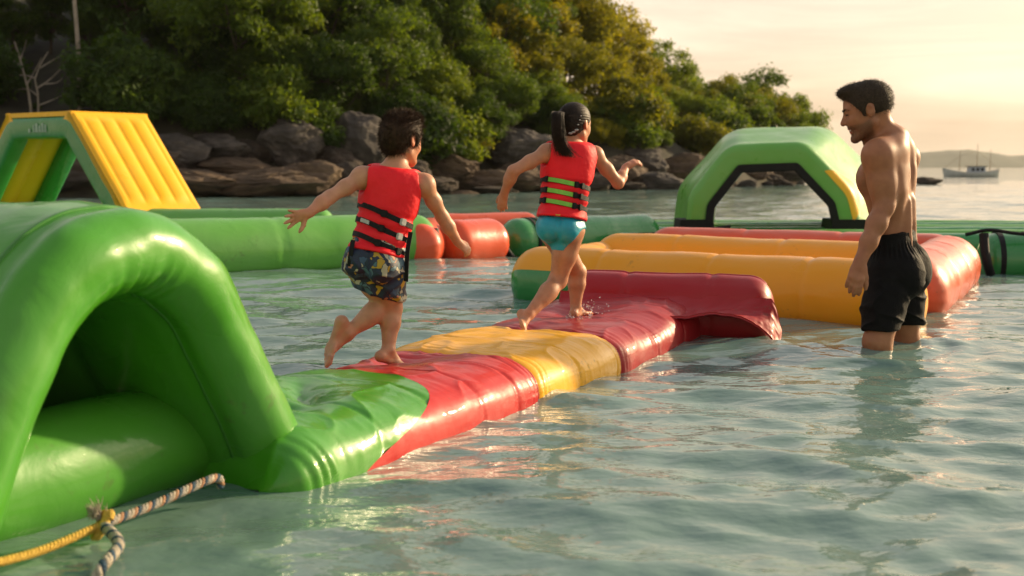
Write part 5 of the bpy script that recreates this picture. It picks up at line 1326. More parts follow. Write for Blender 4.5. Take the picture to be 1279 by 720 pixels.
def foot_prims(f, ankle, toe_dir, up, S, side, k=None):
    """ankle joint, toe_dir along the foot, up = away from the sole; S foot length; side=+1 big toe on cross(toe,up)"""
    t = unit(toe_dir); u = unit(up - t * (np.asarray(up) @ t)); w = np.cross(t, u) * side
    K = 0.10 * S
    heel = ankle - t * 0.20 * S - u * 0.20 * S
    f.cone(ankle - u * 0.02 * S, heel, 0.125 * S, 0.125 * S, K)
    f.cone(heel - u * 0.02 * S, ankle + t * 0.28 * S - u * 0.26 * S, 0.115 * S, 0.085 * S, K)
    f.cone(ankle + t * 0.02 * S, ankle + t * 0.36 * S - u * 0.19 * S, 0.12 * S, 0.095 * S, K)
    f.ell(ankle + t * 0.42 * S - u * 0.255 * S, np.array([w, t, u]), [0.185 * S, 0.22 * S, 0.085 * S], 0.06 * S)
    for i in range(5):
        o = (2 - i) / 2; b = ankle + t * (0.54 - 0.028 * i * i * 0.5) * S - u * 0.275 * S + w * o * 0.14 * S
        r = (0.062, 0.047, 0.044, 0.041, 0.038)[i] * S; l = (0.20, 0.17, 0.15, 0.13, 0.11)[i] * S
        f.chain([b, b + t * l * 0.6 + u * 0.01 * S, b + t * l - u * 0.02 * S], [r * 1.05, r, r * 0.85], 0.03 * S)
    for s in (-1, 1): f.cone(ankle + w * s * 0.11 * S, ankle + w * s * 0.115 * S - u * 0.02 * S, 0.05 * S, 0.045 * S, 0.05 * S)
def skin_cols(V, base, spots=()):
    c = np.tile(np.array(base, float), (len(V), 1))
    n = fbm(V * 7, 3)[:, None]; c *= 1 + 0.10 * n
    for p, r, m in spots:
        w = np.exp(-((V - np.asarray(p)) ** 2).sum(1) / r ** 2)[:, None]; c = c * (1 - w) + c * np.array(m) * w
    return c
def strands(name, seeds, dirs, length, r, mat, parent, seed, droop=0.0, jit=0.35, npt=4):
    """hair as many tapered three-sided strands in one mesh"""
    rng = np.random.RandomState(seed); n = len(seeds)
    d = dirs + rng.normal(size=dirs.shape) * jit; d /= np.linalg.norm(d, axis=1)[:, None]
    ln = length * rng.uniform(0.55, 1.2, n)[:, None]
    P = [seeds]; bend = rng.normal(size=dirs.shape) * 0.25 + np.array([0, 0, -droop])
    for i in range(1, npt): P.append(P[-1] + (d + bend * i / npt) * ln / (npt - 1))
    P = np.stack(P, 1)
    a = np.cross(d, rng.normal(size=d.shape)); a /= np.linalg.norm(a, axis=1)[:, None]; b = np.cross(d, a)
    rr = r * np.linspace(1, 0.25, npt)
    ring = np.stack([P + (a * math.cos(q) + b * math.sin(q))[:, None] * rr[None, :, None] for q in (0, 2.094, 4.189)], 2)   # n,npt,3,3
    V = ring.reshape(-1, 3); F = []
    base = (np.arange(n) * npt * 3)[:, None]
    for i in range(npt - 1):
        for j in range(3):
            j2 = (j + 1) % 3; F.append(np.concatenate([base + i * 3 + j, base + i * 3 + j2, base + (i + 1) * 3 + j2, base + (i + 1) * 3 + j], 1))
    return mesh_obj(name, V, np.vstack(F), mat, parent)
def surf_part(name, fld, mat, parent, relax=2, disp=None):
    V, F = fld.mesh(relax)
    if disp is not None: V = V + fld.grad(V) * disp(V)[:, None]
    return mesh_obj(name, V, F, mat, parent)
def belt(name, fld, c, A, h, w, mat, parent, a0=0.0, a1=2 * math.pi, off=0.003, th=0.005, n=120, tilt=(0, 0), rmax=0.22):
    """webbing band lying on a surface round the torso axis; c axis base, A rows right/fwd/up, h height; angle 0 = straight back, positive towards the right side"""
    ang = np.linspace(a0, a1, n); rows = []
    for dz in (-w, w):
        row = []
        for x in ang:
            d = math.sin(x) * A[0] - math.cos(x) * A[1]
            o = c + A[2] * (h + dz + tilt[0] * math.sin(x) + tilt[1] * math.cos(x))
            ts = np.linspace(rmax, 0.02, 110); v = fld.sample(o + d * ts[:, None]); k = np.argmax(v < 0)
            t = ts[k] if v[k] < 0 else 0.1
            row.append((o, d, t))
        rows.append(row)
    G = []
    tt = np.array([[q[2] for q in r] for r in rows]).mean(0)
    if a1 - a0 > 6.2:
        for _ in range(3): tt = 0.25 * np.roll(tt, 1) + 0.5 * tt + 0.25 * np.roll(tt, -1)
    else:
        for _ in range(3): tt[1:-1] = 0.25 * tt[:-2] + 0.5 * tt[1:-1] + 0.25 * tt[2:]
    for r, e in ((0, off - 0.006), (0, off + th), (1, off + th), (1, off - 0.006)):
        G.append(np.array([q[0] + q[1] * (t + e) for q, t in zip(rows[r], tt)]))
    G = np.stack(G, 0)
    F = grid_faces(4, n, True, False)
    cap = [(0, n, 2 * n, 3 * n), (n - 1, 4 * n - 1, 3 * n - 1, 2 * n - 1)]
    return mesh_obj(name, G.reshape(-1, 3), [tuple(f) for f in F] + cap, mat, parent, smooth=False), G
def block(name, c, A, sz, mat, parent):
    """small bevelled buckle block"""
    bm = bmesh.new(); bmesh.ops.create_cube(bm, size=1.0)
    bmesh.ops.bevel(bm, geom=list(bm.edges), offset=0.12, segments=2, affect='EDGES')
    V = np.array([v.co[:] for v in bm.verts]) * np.array(sz); F = [[v.index for v in f.verts] for f in bm.faces]; bm.free()
    return mesh_obj(name, V @ np.asarray(A) + np.asarray(c), F, mat, parent, smooth=False)
def hanging(name, pts, w, wdir, mat, parent):
    p = spline(pts, 24); wd = unit(wdir); n = unit(np.cross(p[-1] - p[0], wd))
    G = np.stack([p + wd * a + n * b for a, b in ((-w, -0.0018), (w, -0.0018), (w, 0.0018), (-w, 0.0018))], 1)
    F = [tuple(f) for f in grid_faces(24, 4, False, True)] + [(0, 1, 2, 3), (92, 95, 94, 93)]
    return mesh_obj(name, G.reshape(-1, 3), F, mat, parent, smooth=False)

# ------------------------------------------------------------------ the man
def build_man():
    Y = 6.37
    def J(u, v, dy=0.0): return at_y(u, v, Y + dy)
    base = np.array([J(1112, 435)[0], Y, -0.45])
    root = empty('person', base, 'shirtless dark haired man in black shorts standing knee deep in the water, smiling', 'person')
    up = unit(J(1110, 165, 0.02) - J(1117, 305, 0.02)); A = frame(np.array([-0.86, 0.51, 0]), up); rt, fw, up = A
    lo = J(1040, 470, -0.45); hi = J(1190, 92, 0.62); lo[2] = -0.50; lo[0] = J(1030, 300, -0.4)[0]; hi[0] = J(1185, 300, 0)[0]
    f = Field(lo, hi, 0.0046)
    pel = J(1117, 330, 0.02); C7 = J(1108, 170, 0.03)
    T = C7 - pel; Lt = np.linalg.norm(T)
    def B(s, b, h): return pel + T * h + rt * s + fw * b            # side (right +), forward, height fraction
    # torso
    f.ell(B(0, 0.0, 0.02), A, [0.160, 0.115, 0.12], 0.04)
    f.ell(B(0, 0.005, 0.27), A, [0.142, 0.100, 0.15], 0.05)
    f.ell(B(0, 0.015, 0.62), A, [0.162, 0.114, 0.19], 0.06)
    f.ell(B(0, 0.0, 0.80), A, [0.165, 0.095, 0.11], 0.05)
    for s in (-1, 1):
        f.ell(B(0.105 * s, -0.035, 0.56), frame(fw, up + rt * 0.16 * s), [0.056, 0.058, 0.155], 0.045)          # lats
        f.ell(B(0.085 * s, -0.085, 0.72), frame(fw - rt * 0.3 * s, up + rt * 0.25 * s), [0.056, 0.028, 0.090], 0.04)        # shoulder blades
        f.ell(B(0.080 * s, 0.095, 0.68), A, [0.085, 0.045, 0.075], 0.04)             # chest
        f.cone(B(0.036 * s, -0.070, 0.02), B(0.034 * s, -0.080, 0.48), 0.036, 0.034, 0.03)            # spine muscles
        f.cone(B(0.030 * s, -0.05, 0.98), B(0.135 * s, -0.025, 0.885), 0.050, 0.040, 0.05)               # traps
        f.ell(B(0.080 * s, -0.060, -0.08), A, [0.082, 0.078, 0.10], 0.03)                                  # glutes
        f.ell(B(0.07 * s, -0.078, 0.88), A, [0.07, 0.035, 0.06], 0.03)
    f.chain([B(0, -0.135, 0.02), B(0, -0.130, 0.25), B(0, -0.138, 0.5), B(0, -0.137, 0.72), B(0, -0.128, 0.88)], [0.020, 0.020, 0.018, 0.016, 0.012], 0.045, 'cut')
    for s in (-1, 1): f.ell(B(0.045 * s, -0.135, 0.065), A, [0.012, 0.012, 0.014], 0.03, 'cut')      # dimples above the waistband
    # left arm (towards the camera)
    sl = J(1096, 195, -0.135); el = J(1104, 259, -0.15); wl = J(1075, 326, -0.22)
    f.ell(sl - up * 0.012, frame(fw, up), [0.057, 0.061, 0.085], 0.07)
    f.cone(B(-0.05, -0.03, 0.90), sl + up * 0.005, 0.055, 0.058, 0.07); f.cone(sl + np.array([0.045, 0.05, -0.03]), B(-0.125, -0.045, 0.58), 0.052, 0.050, 0.06)
    f.chain([sl, sl * 0.5 + el * 0.5, el], [0.054, 0.050, 0.041], 0.04)
    f.ell(sl * 0.45 + el * 0.55 + np.array([0.030, -0.008, 0]), frame([0, 1, 0], sl - el), [0.031, 0.037, 0.105], 0.035)     # triceps
    f.ell(sl * 0.42 + el * 0.58 + np.array([-0.028, 0, 0]), frame([0, 1, 0], sl - el), [0.030, 0.036, 0.09], 0.03)
    f.cone(el + np.array([0.012, -0.015, 0]), el + np.array([0.014, -0.018, -0.012]), 0.026, 0.022, 0.02)
    fa = wl - el
    f.chain([el, el + fa * 0.3, el + fa * 0.65, wl], [0.043, 0.047, 0.039, 0.030], 0.03)
    hand_prims(f, wl + unit(fa) * 0.01, J(1068, 352, -0.25) - wl, np.array([-0.25, -0.95, 0.1]), -1, 0.185, curl=0.42, spread=0.05, thumb=0.45)
    # right arm, hanging in front of the far hip
    sr = J(1133, 197, 0.20); er = J(1121, 256, 0.26); wr = J(1098, 318, 0.20)
    f.ell(sr, frame(fw, up), [0.056, 0.058, 0.070], 0.05); f.chain([sr, (sr + er) / 2, er], [0.058, 0.055, 0.042], 0.03); f.chain([er, er * 0.65 + wr * 0.35, wr], [0.043, 0.047, 0.029], 0.03)
    hand_prims(f, wr, J(1085, 345, 0.18) - wr, np.array([0.2, 0.95, 0.1]), 1, 0.18, curl=0.4, spread=0.05, thumb=0.45)
    # legs
    hl = B(-0.088, 0.0, -0.10); hr = B(0.088, 0.0, -0.10)
    kl = J(1097, 428, -0.11); kr = J(1132, 426, 0.14)
    al = np.array([kl[0] + 0.02, kl[1] + 0.02, -0.375]); ar = np.array([kr[0] + 0.02, kr[1] + 0.02, -0.375])
    for h_, k_, a_, sd in ((hl, kl, al, 1), (hr, kr, ar, -1)):
        f.chain([h_, h_ * 0.5 + k_ * 0.5, k_], [0.098, 0.086, 0.064], 0.03); f.ell(k_ + fw * 0.02, A, [0.055, 0.055, 0.065], 0.03)
        f.chain([k_, k_ * 0.68 + a_ * 0.32 - fw * 0.015, a_], [0.062, 0.060, 0.036], 0.03)
        foot_prims(f, a_, np.array([-0.9, 0.35 * 1, 0]), np.array([0, 0, 1.0]), 0.26, sd)
    # neck and head
    S = 0.282
    hf = unit(np.array([-0.93, 0.16, -0.32])); HA = frame(hf, np.array([-0.28, 0.03, 1.0])); hc = J(1081, 138.5, 0.0)
    f.chain([C7 + up * -0.02 - fw * 0.0, hc - HA[2] * 0.16 * S - HA[1] * 0.16 * S], [0.066, 0.060], 0.045)
    f.cone(B(0, 0.06, 0.90), hc - HA[2] * 0.25 * S, 0.05, 0.056, 0.04)
    Ph = head_prims(f, hc, HA, S, man=True)
    V, F = f.mesh(2)
    # colours
    skin = np.array([0.33, 0.148, 0.072])
    cols = skin_cols(V, skin, [(wl, 0.08, (0.95, 0.86, 0.82)), (el, 0.05, (0.92, 0.85, 0.82)), (sl, 0.10, (1.0, 0.92, 0.88))])
    q = (V - hc) @ HA.T / S
    # stubble: jaw, chin, moustache
    jaw = smoothstep(-0.15, -0.24, q[:, 2] - 0.35 * np.clip(0.12 - q[:, 1], 0, 0.3)) * smoothstep(-0.08, 0.02, q[:, 1]) * smoothstep(-0.60, -0.48, q[:, 2])
    mou = np.exp(-((q[:, 2] + 0.195) / 0.035) ** 2) * smoothstep(0.24, 0.28, q[:, 1]) * smoothstep(0.15, 0.09, np.abs(q[:, 0]))
    lips = np.maximum(np.exp(-((q[:, 2] + 0.245) / 0.02) ** 2), np.exp(-((q[:, 2] + 0.30) / 0.024) ** 2)) * smoothstep(0.29, 0.32, q[:, 1]) * smoothstep(0.11, 0.07, np.abs(q[:, 0]))
    inh = (np.abs(q[:, 0]) < 0.5) & (q[:, 2] > -0.6) & (q[:, 1] > -0.2)
    w = (np.clip(np.maximum(jaw * 0.55, mou * 0.75), 0, 1) * (1 - lips) * inh)[:, None]
    cols = cols * (1 - w) + np.array([0.055, 0.036, 0.024]) * w
    w = (lips * inh)[:, None]; cols = cols * (1 - w) + np.array([0.34, 0.10, 0.075]) * w
    ew = (np.exp(-((np.abs(q[:, 0]) - 0.125) / 0.06) ** 2 - ((q[:, 2] - 0.012) / 0.012) ** 2) * (q[:, 1] > 0.25) * inh)[:, None]; cols = cols * (1 - 0.85 * ew) + np.array([0.015, 0.010, 0.008]) * 0.85 * ew
    nip = np.exp(-((V - B(-0.085, 0.135, 0.655)) ** 2).sum(1) / 0.016 ** 2)[:, None]; cols = cols * (1 - 0.6 * nip) + np.array([0.14, 0.06, 0.045]) * 0.6 * nip
    body = mesh_obj('body', V, F, M['skin_man'], root); color_mesh(body, cols)
    # hair
    g = Field(hc - 0.24, hc + 0.24, 0.004)
    g.ell(Ph(0, -0.075, 0.14), HA, [0.348 * S, 0.432 * S, 0.372 * S], 0.02)
    g.ell(Ph(0, 0.20, 0.40), HA, [0.23 * S, 0.20 * S, 0.11 * S], 0.03)
    for s in (-1, 1): g.cone(Ph(0.30 * s, 0.04, 0.06), Ph(0.288 * s, 0.06, -0.06), 0.045 * S, 0.022 * S, 0.02)
    g.ell(Ph(0, 0.54, 0.02), HA, [0.60 * S, 0.40 * S, 0.300 * S], 0.012, 'cut')
    g.ell(Ph(0, 0.05, -0.47), HA, [0.6 * S, 0.42 * S, 0.37 * S], 0.012, 'cut')
    for s in (-1, 1): g.ell(Ph(0.40 * s, -0.05, -0.02), HA, [0.12 * S, 0.105 * S, 0.14 * S], 0.01, 'cut')
    g.plane(Ph(0, 0, -0.20), -HA[2])
    hv, hF = g.mesh(2); nrm = g.grad(hv)
    hv = hv + nrm * (0.0012 * fbm(hv * 40, 2))[:, None]
    hair = mesh_obj('hair', hv, hF, M['hair_man'], root)
    rng = np.random.RandomState(1); idx = rng.choice(len(hv), 5000); qz = ((hv[idx] - hc) @ HA.T / S)
    dirs = nrm[idx] * 0.30 + HA[1] * (0.55 * smoothstep(-0.1, 0.4, qz[:, 1]) * smoothstep(0.1, 0.3, qz[:, 2]))[:, None] - HA[2] * (0.7 * smoothstep(0.25, -0.1, qz[:, 2]))[:, None] - HA[1] * (0.4 * smoothstep(0.1, -0.2, qz[:, 1]))[:, None]
    strands('hair_strands', hv[idx] - nrm[idx] * 0.003, dirs, 0.017, 0.0008, M['hair_man'], hair, 2, jit=0.5)
    # beard bristles, brows, eyes, teeth
    bw = np.clip(np.maximum(jaw * 0.8, mou), 0, 1) * (1 - lips) * inh; cand = np.where(bw > 0.35)[0]; pick = rng.choice(cand, 1500)
    gn = f.grad(V[pick]); strands('stubble', V[pick] - gn * 0.001, gn - HA[2] * 0.9 + HA[1] * 0.2, 0.0045, 0.0006, M['hair_black'], root, 3, npt=3)
    for s in (-1, 1):
        bp_ = np.array([Ph(x * s, y, z) for x, y, z in ((0.045, 0.358, 0.075), (0.10, 0.358, 0.100), (0.15, 0.335, 0.102), (0.205, 0.285, 0.078))])
        bl = spline(bp_, 60); sd = np.repeat(bl, 5, 0) + rng.normal(size=(300, 3)) * 0.0022
        strands('eyebrow', sd, np.tile(unit(bp_[-1] - bp_[0])[None], (300, 1)), 0.010, 0.0009, M['hair_black'], root, 5 + s, npt=3)
        e_ = Ph(0.125 * s, 0.290, 0.002)
        V_, F_ = tube_mesh([(spline([Ph(0.065 * s, 0.335, 0.0), Ph(0.125 * s, 0.347, 0.018), Ph(0.19 * s, 0.315, 0.002)], 12), np.full(12, 0.0022))]); mesh_obj('eyelid_line', V_, F_, M['hair_black'], root)
    tm = mottled('teeth', (0.62, 0.58, 0.50), (0.72, 0.68, 0.6), 50, 0.3)
    tp_ = np.array([Ph(x, y, z) for x, y, z in ((-0.095, 0.295, -0.252), (-0.05, 0.328, -0.262), (0, 0.340, -0.266), (0.05, 0.328, -0.262), (0.095, 0.295, -0.252))]); V_, F_ = tube_mesh([(spline(tp_, 20), np.full(20, 0.0052))]); mesh_obj('teeth', V_, F_, tm, root)
    # shorts
    g = Field(B(0, 0, 0) + np.array([-0.36, -0.42, -0.50]), B(0, 0, 0) + np.array([0.36, 0.42, 0.24]), 0.0046)
    g.ell(B(0, 0.005, 0.03), A, [0.168, 0.124, 0.15], 0.04); g.ell(B(0, 0.0, 0.20), A, [0.148, 0.106, 0.09], 0.04)
    for s in (-1, 1): g.ell(B(0.080 * s, -0.070, -0.06), A, [0.098, 0.094, 0.125], 0.035)
    hem_l = J(1097, 412, -0.11); hem_r = J(1132, 410, 0.14)
    for h_, e_ in ((hl, hem_l), (hr, hem_r)):
        g.chain([h_ + up * 0.03, h_ * 0.5 + e_ * 0.5, e_ - up * 0.04], [0.110, 0.104, 0.088], 0.025)
    g.plane(B(0, 0, 0.255), unit(up + 0.04 * fw)); g.plane((hem_l + hem_r) / 2 + np.array([0, 0, 0.012]), np.array([0, 0, -1.0]), 0.004)
    def folds(P):
        t = (P - pel) @ A.T
        d = 0.007 * fbm(np.stack([t[:, 0] * 9 + t[:, 2] * 6, t[:, 1] * 9, t[:, 2] * 5 - t[:, 0] * 5], -1), 3)
        r = 1 - np.abs(noise3(np.stack([t[:, 0] * 6 + t[:, 2] * 9, t[:, 1] * 6 - t[:, 2] * 5, t[:, 2] * 4], -1))) * 2
        d += 0.010 * np.clip(r, 0, 1) ** 4 * smoothstep(0.02, -0.12, t[:, 2])
        d += 0.003 * np.sin(np.arctan2(t[:, 1], t[:, 0]) * 44) * smoothstep(0.02, 0.08, t[:, 2]) * smoothstep(0.125, 0.10, t[:, 2])
        return d
    so = surf_part('shorts', g, M['shorts'], root, 2, folds)
    belt('waistband', g, pel, A, Lt * 0.255 - 0.020, 0.016, M['shorts'], so, off=0.001, th=0.004, n=160)
    # centre back seam
    return root
build_man()

# ------------------------------------------------------------------ children
def torso_kid(f, pel, T, A, w=1.0):
    rt, fw, up = A
    def B(s, b, h): return pel + T * h + rt * s + fw * b
    f.ell(B(0, 0, 0.02), A, [0.098 * w, 0.075 * w, 0.075], 0.03); f.ell(B(0, 0.005, 0.30), A, [0.090 * w, 0.068 * w, 0.10], 0.04)
    f.ell(B(0, 0.008, 0.66), A, [0.105 * w, 0.078 * w, 0.13], 0.04); f.ell(B(0, 0, 0.84), A, [0.095 * w, 0.060 * w, 0.06], 0.04)
    for s in (-1, 1): f.ell(B(0.045 * s * w, -0.052, -0.10), A, [0.056 * w, 0.058, 0.062], 0.02)
    return B
def vest_part(torso, B, A, T, arms, neck, thick, root, creases=()):
    rt, fw, up = A; Lt = np.linalg.norm(T)
    g = torso.copy(); g.a = torso.a - thick
    for s_, p, d, r in arms: g.cone(p - d * 0.01, p + d * 0.16, r, r * 1.25, 0.010, 'cut')
    g.plane(B(0, 0, 0.04), -up, 0.012)
    g.cone(neck[0], neck[1], 0.048, 0.062, 0.012, 'cut')
    g.plane(B(0, 0, 1.02), unit(up - 0.25 * fw), 0.02)
    return g
def build_boy():
    Y = float(at_z(490, 450, 0.14)[1])
    def J(u, v, dy=0.0): return at_y(u, v, Y + dy)
    base = at_z(484, 452, 0.12)
    root = empty('person', base, 'boy in a red life vest and patterned shorts running along the walkway, arms spread', 'person')
    pel = J(470, 322, 0.02); C7 = J(494, 210, 0.07); T = C7 - pel; A = frame([0.25, 0.97, 0], T); rt, fw, up = A
    lo = J(340, 470, -0.35); hi = J(600, 125, 0.42); lo[2] = 0.02; hi[0] = J(610, 300, 0.3)[0]; lo[0] = J(335, 270, -0.3)[0]
    f = Field(lo, hi, 0.0040)
    tor = Field(lo, hi, 0.0040)
    B = torso_kid(f, pel, T, A, 0.93); torso_kid(tor, pel, T, A, 0.93)
    sl, el, wl = J(452, 222, 0.04), J(411, 247, -0.06), J(385, 267, -0.15)
    sr, er, wr = J(530, 231, 0.06), J(553, 272, 0.15), J(572, 303, 0.21)
    tor.cone(B(0, -0.005, 0.90), sl * 0.7 + B(0, 0, 0.86) * 0.3, 0.040, 0.028, 0.03); tor.cone(B(0, -0.005, 0.90), sr * 0.7 + B(0, 0, 0.86) * 0.3, 0.040, 0.028, 0.03)
    for s_, e_, w_ in ((sl, el, wl), (sr, er, wr)):
        f.cone(B(0, -0.01, 0.92), s_, 0.040, 0.038, 0.03)
        f.ell(s_, A, [0.036, 0.038, 0.040], 0.03); f.chain([s_, (s_ + e_) / 2, e_], [0.0325, 0.0295, 0.0245], 0.02)
        f.chain([e_, e_ * 0.65 + w_ * 0.35, w_], [0.0245, 0.0262, 0.0172], 0.02)
    hand_prims(f, wl, J(352, 275, -0.21) - wl, np.array([0.15, 0.95, 0.25]), 1, 0.115, curl=0.10, spread=0.24, thumb=1.0)
    hand_prims(f, wr, J(589, 316, 0.24) - wr, np.array([0.5, -0.75, 0.5]), -1, 0.105, curl=0.55, spread=0.05, thumb=0.6)
    # legs: the right one carries, the left one swings up behind
    hl, hr = B(-0.050, 0, -0.10), B(0.050, 0, -0.10)
    kl, al = J(481, 378, 0.06), J(434, 417, -0.02)
    kr, ar = J(489, 385, 0.07), J(485, 437, 0.02)
    for h_, k_, a_ in ((hl, kl, al), (hr, kr, ar)):
        f.chain([h_, (h_ + k_) / 2, k_], [0.062, 0.055, 0.041], 0.02); f.ell(k_ + 0.0 * fw, A, [0.037, 0.038, 0.040], 0.02)
        f.chain([k_, k_ * 0.66 + a_ * 0.34, a_], [0.037, 0.0385, 0.0245], 0.02)
    f.ell(kl * 0.62 + al * 0.38 + np.array([0, -0.008, -0.008]), frame([0, 1, 0], kl - al), [0.035, 0.035, 0.07], 0.02)
    foot_prims(f, ar, J(516, 447, 0.12) - ar, np.array([0, 0, 1.0]), 0.165, -1)
    foot_prims(f, al, J(417, 470, -0.04) - al, np.array([0.80, 0.50, -0.1]), 0.190, 1)
    S = 0.205; HA = frame([0.64, 0.76, -0.16], [0.08, 0.03, 1.0]); hc = J(503, 175, 0.10)
    f.chain([C7 - up * 0.02, hc - HA[2] * 0.25 * S - HA[1] * 0.10 * S], [0.046, 0.041], 0.03)
    Ph = head_prims(f, hc, HA, S)
    V, F = f.mesh(2)
    ear = Ph(0.34, -0.05, -0.02)
    cols = skin_cols(V, (0.50, 0.255, 0.150), [(ear, 0.03, (1.12, 0.72, 0.62)), (kl, 0.05, (1.0, 0.85, 0.78)), (al, 0.05, (1.0, 0.86, 0.80)), (wl, 0.09, (1.04, 0.86, 0.80)), (wr, 0.07, (1.04, 0.88, 0.82)), (Ph(0.15, 0.25, -0.1), 0.05, (1.05, 0.82, 0.75))])
    # dusty sole of the lifted foot
    sole = np.exp(-((V - (al * 0.4 + at_z(416, 459, 0.145) * 0.6)) ** 2).sum(1) / 0.07 ** 2)[:, None]; cols = cols * (1 - 0.35 * sole) + np.array([0.46, 0.36, 0.30]) * 0.35 * sole
    body = mesh_obj('body', V, F, M['skin'], root); color_mesh(body, cols)
    # hair: thick short cap with upright tousled top
    g = Field(hc - 0.19, hc + 0.19, 0.004)
    g.ell(Ph(0, -0.075, 0.14), HA, [0.365 * S, 0.445 * S, 0.375 * S], 0.02); g.ell(Ph(0, 0.05, 0.36), HA, [0.29 * S, 0.32 * S, 0.17 * S], 0.03)
    g.ell(Ph(0, -0.24, -0.08), HA, [0.27 * S, 0.22 * S, 0.26 * S], 0.03)
    for s in (-1, 1): g.cone(Ph(0.31 * s, 0.07, 0.10), Ph(0.295 * s, 0.09, -0.05), 0.05 * S, 0.03 * S, 0.02); g.ell(Ph(0.40 * s, -0.045, -0.02), HA, [0.12 * S, 0.11 * S, 0.15 * S], 0.008, 'cut')
    g.ell(Ph(0, 0.54, -0.02), HA, [0.62 * S, 0.36 * S, 0.31 * S], 0.012, 'cut'); g.ell(Ph(0, 0.12, -0.50), HA, [0.6 * S, 0.36 * S, 0.36 * S], 0.012, 'cut'); g.plane(Ph(0, -0.1, -0.315), unit(-HA[2] + 0.1 * HA[1]))
    hv, hF = g.mesh(2); nrm = g.grad(hv); hv = hv + nrm * (0.0015 * fbm(hv * 40, 2))[:, None]
    hair = mesh_obj('hair', hv, hF, M['hair'], root)
    rng = np.random.RandomState(5); idx = rng.choice(len(hv), 7000); qz = (hv[idx] - hc) @ HA.T / S
    topw = smoothstep(0.15, 0.35, qz[:, 2])[:, None]
    dirs = nrm[idx] * (0.5 + 0.3 * topw) + HA[2] * 0.55 * topw - HA[2] * 0.9 * (1 - topw) + HA[0] * 0.25 * topw
    strands('hair_strands', hv[idx] - nrm[idx] * 0.004, dirs, 0.021, 0.0009, M['hair'], hair, 6, jit=0.5)
    # life vest
    g = vest_part(tor, B, A, T, [(0, sl, unit(el - sl), 0.050), (0, sr, unit(er - sr), 0.050)], (C7 + up * 0.0 + fw * 0.01, C7 + up * 0.14 + fw * 0.05), 0.028, root)
    Lt = np.linalg.norm(T)
    hs = [0.145, 0.305, 0.465]
    def quilt(P):
        t = (P - pel) @ A.T; d = 0.004 * fbm(P * 14, 3)
        for h_ in hs: d -= 0.007 * np.exp(-((t[:, 2] - h_ * Lt) / 0.014) ** 2)
        d -= 0.004 * np.exp(-(t[:, 0] / 0.004) ** 2) * 0
        return d
    vo = surf_part('life_vest', g, M['vest'], root, 2, quilt)
    for i, h_ in enumerate(hs):
        belt('strap', g, pel, A, h_ * Lt, 0.0105, M['black'], vo, off=-0.005, th=0.007, tilt=(-0.022, 0.006), rmax=0.2)
        if i == 1: belt('reflective_tape', g, pel, A, h_ * Lt, 0.0075, M['strap_grey'], vo, a0=-0.75, a1=-0.30, off=0.002, th=0.004, n=24, tilt=(-0.022, 0.006), rmax=0.2)
        for a_, mt in ((0.28, 'black'), (1.05, 'strap_grey')):
            d = math.sin(a_) * rt - math.cos(a_) * fw; o = pel + up * (h_ * Lt - 0.022 * math.sin(a_) + 0.006 * math.cos(a_)); ts = np.linspace(0.2, 0.03, 120); v = g.sample(o + d * ts[:, None]); t_ = ts[np.argmax(v < 0)]
            block('buckle', o + d * (t_ + 0.006), np.array([np.cross(up, d), d, up]), (0.026, 0.012, 0.027), M[mt if i != 0 or mt == 'black' else 'black'], vo)
    pa = J(441, 300, -0.07); hanging('loose_strap', [pa, J(439, 312, -0.085), J(436, 333, -0.08)], 0.009, rt, M['black'], vo)
    pb = J(513, 290, 0.0); hanging('loose_strap', [pb, J(509, 315, -0.02), J(507, 352, -0.02)], 0.009, rt, M['black'], vo)
    # shorts
    g = Field(lo, np.array([hi[0], hi[1], pel[2] + 0.15]), 0.0042)
    g.ell(B(0, 0, 0.03), A, [0.110, 0.088, 0.085], 0.03); g.ell(B(0, 0, 0.16), A, [0.102, 0.080, 0.05], 0.03)
    for s in (-1, 1): g.ell(B(0.047 * s, -0.052, -0.08), A, [0.064, 0.066, 0.070], 0.02)
    eL, eR = J(470, 364, 0.03), J(487, 368, 0.05)
    for h_, e_ in ((hl, eL), (hr, eR)):
        d = unit(e_ - h_); g.chain([h_ + up * 0.02, (h_ + e_) / 2, e_ + d * 0.03], [0.072, 0.067, 0.060], 0.016)
    g.plane(B(0, 0, 0.17), up)
    g.plane((eL + eR) / 2 + np.array([0, 0, -0.010]), unit(np.array([-0.30, 0.05, -1.0])), 0.004)
    def folds(P):
        t = (P - pel) @ A.T
        r = 1 - np.abs(noise3(np.stack([t[:, 0] * 12 + t[:, 2] * 7, t[:, 1] * 9 - t[:, 2] * 7, t[:, 2] * 5], -1))) * 2
        return 0.006 * fbm(t * 14, 3) + 0.008 * np.clip(r, 0, 1) ** 3
    surf_part('shorts', g, M['print'], root, 2, folds)
build_boy()

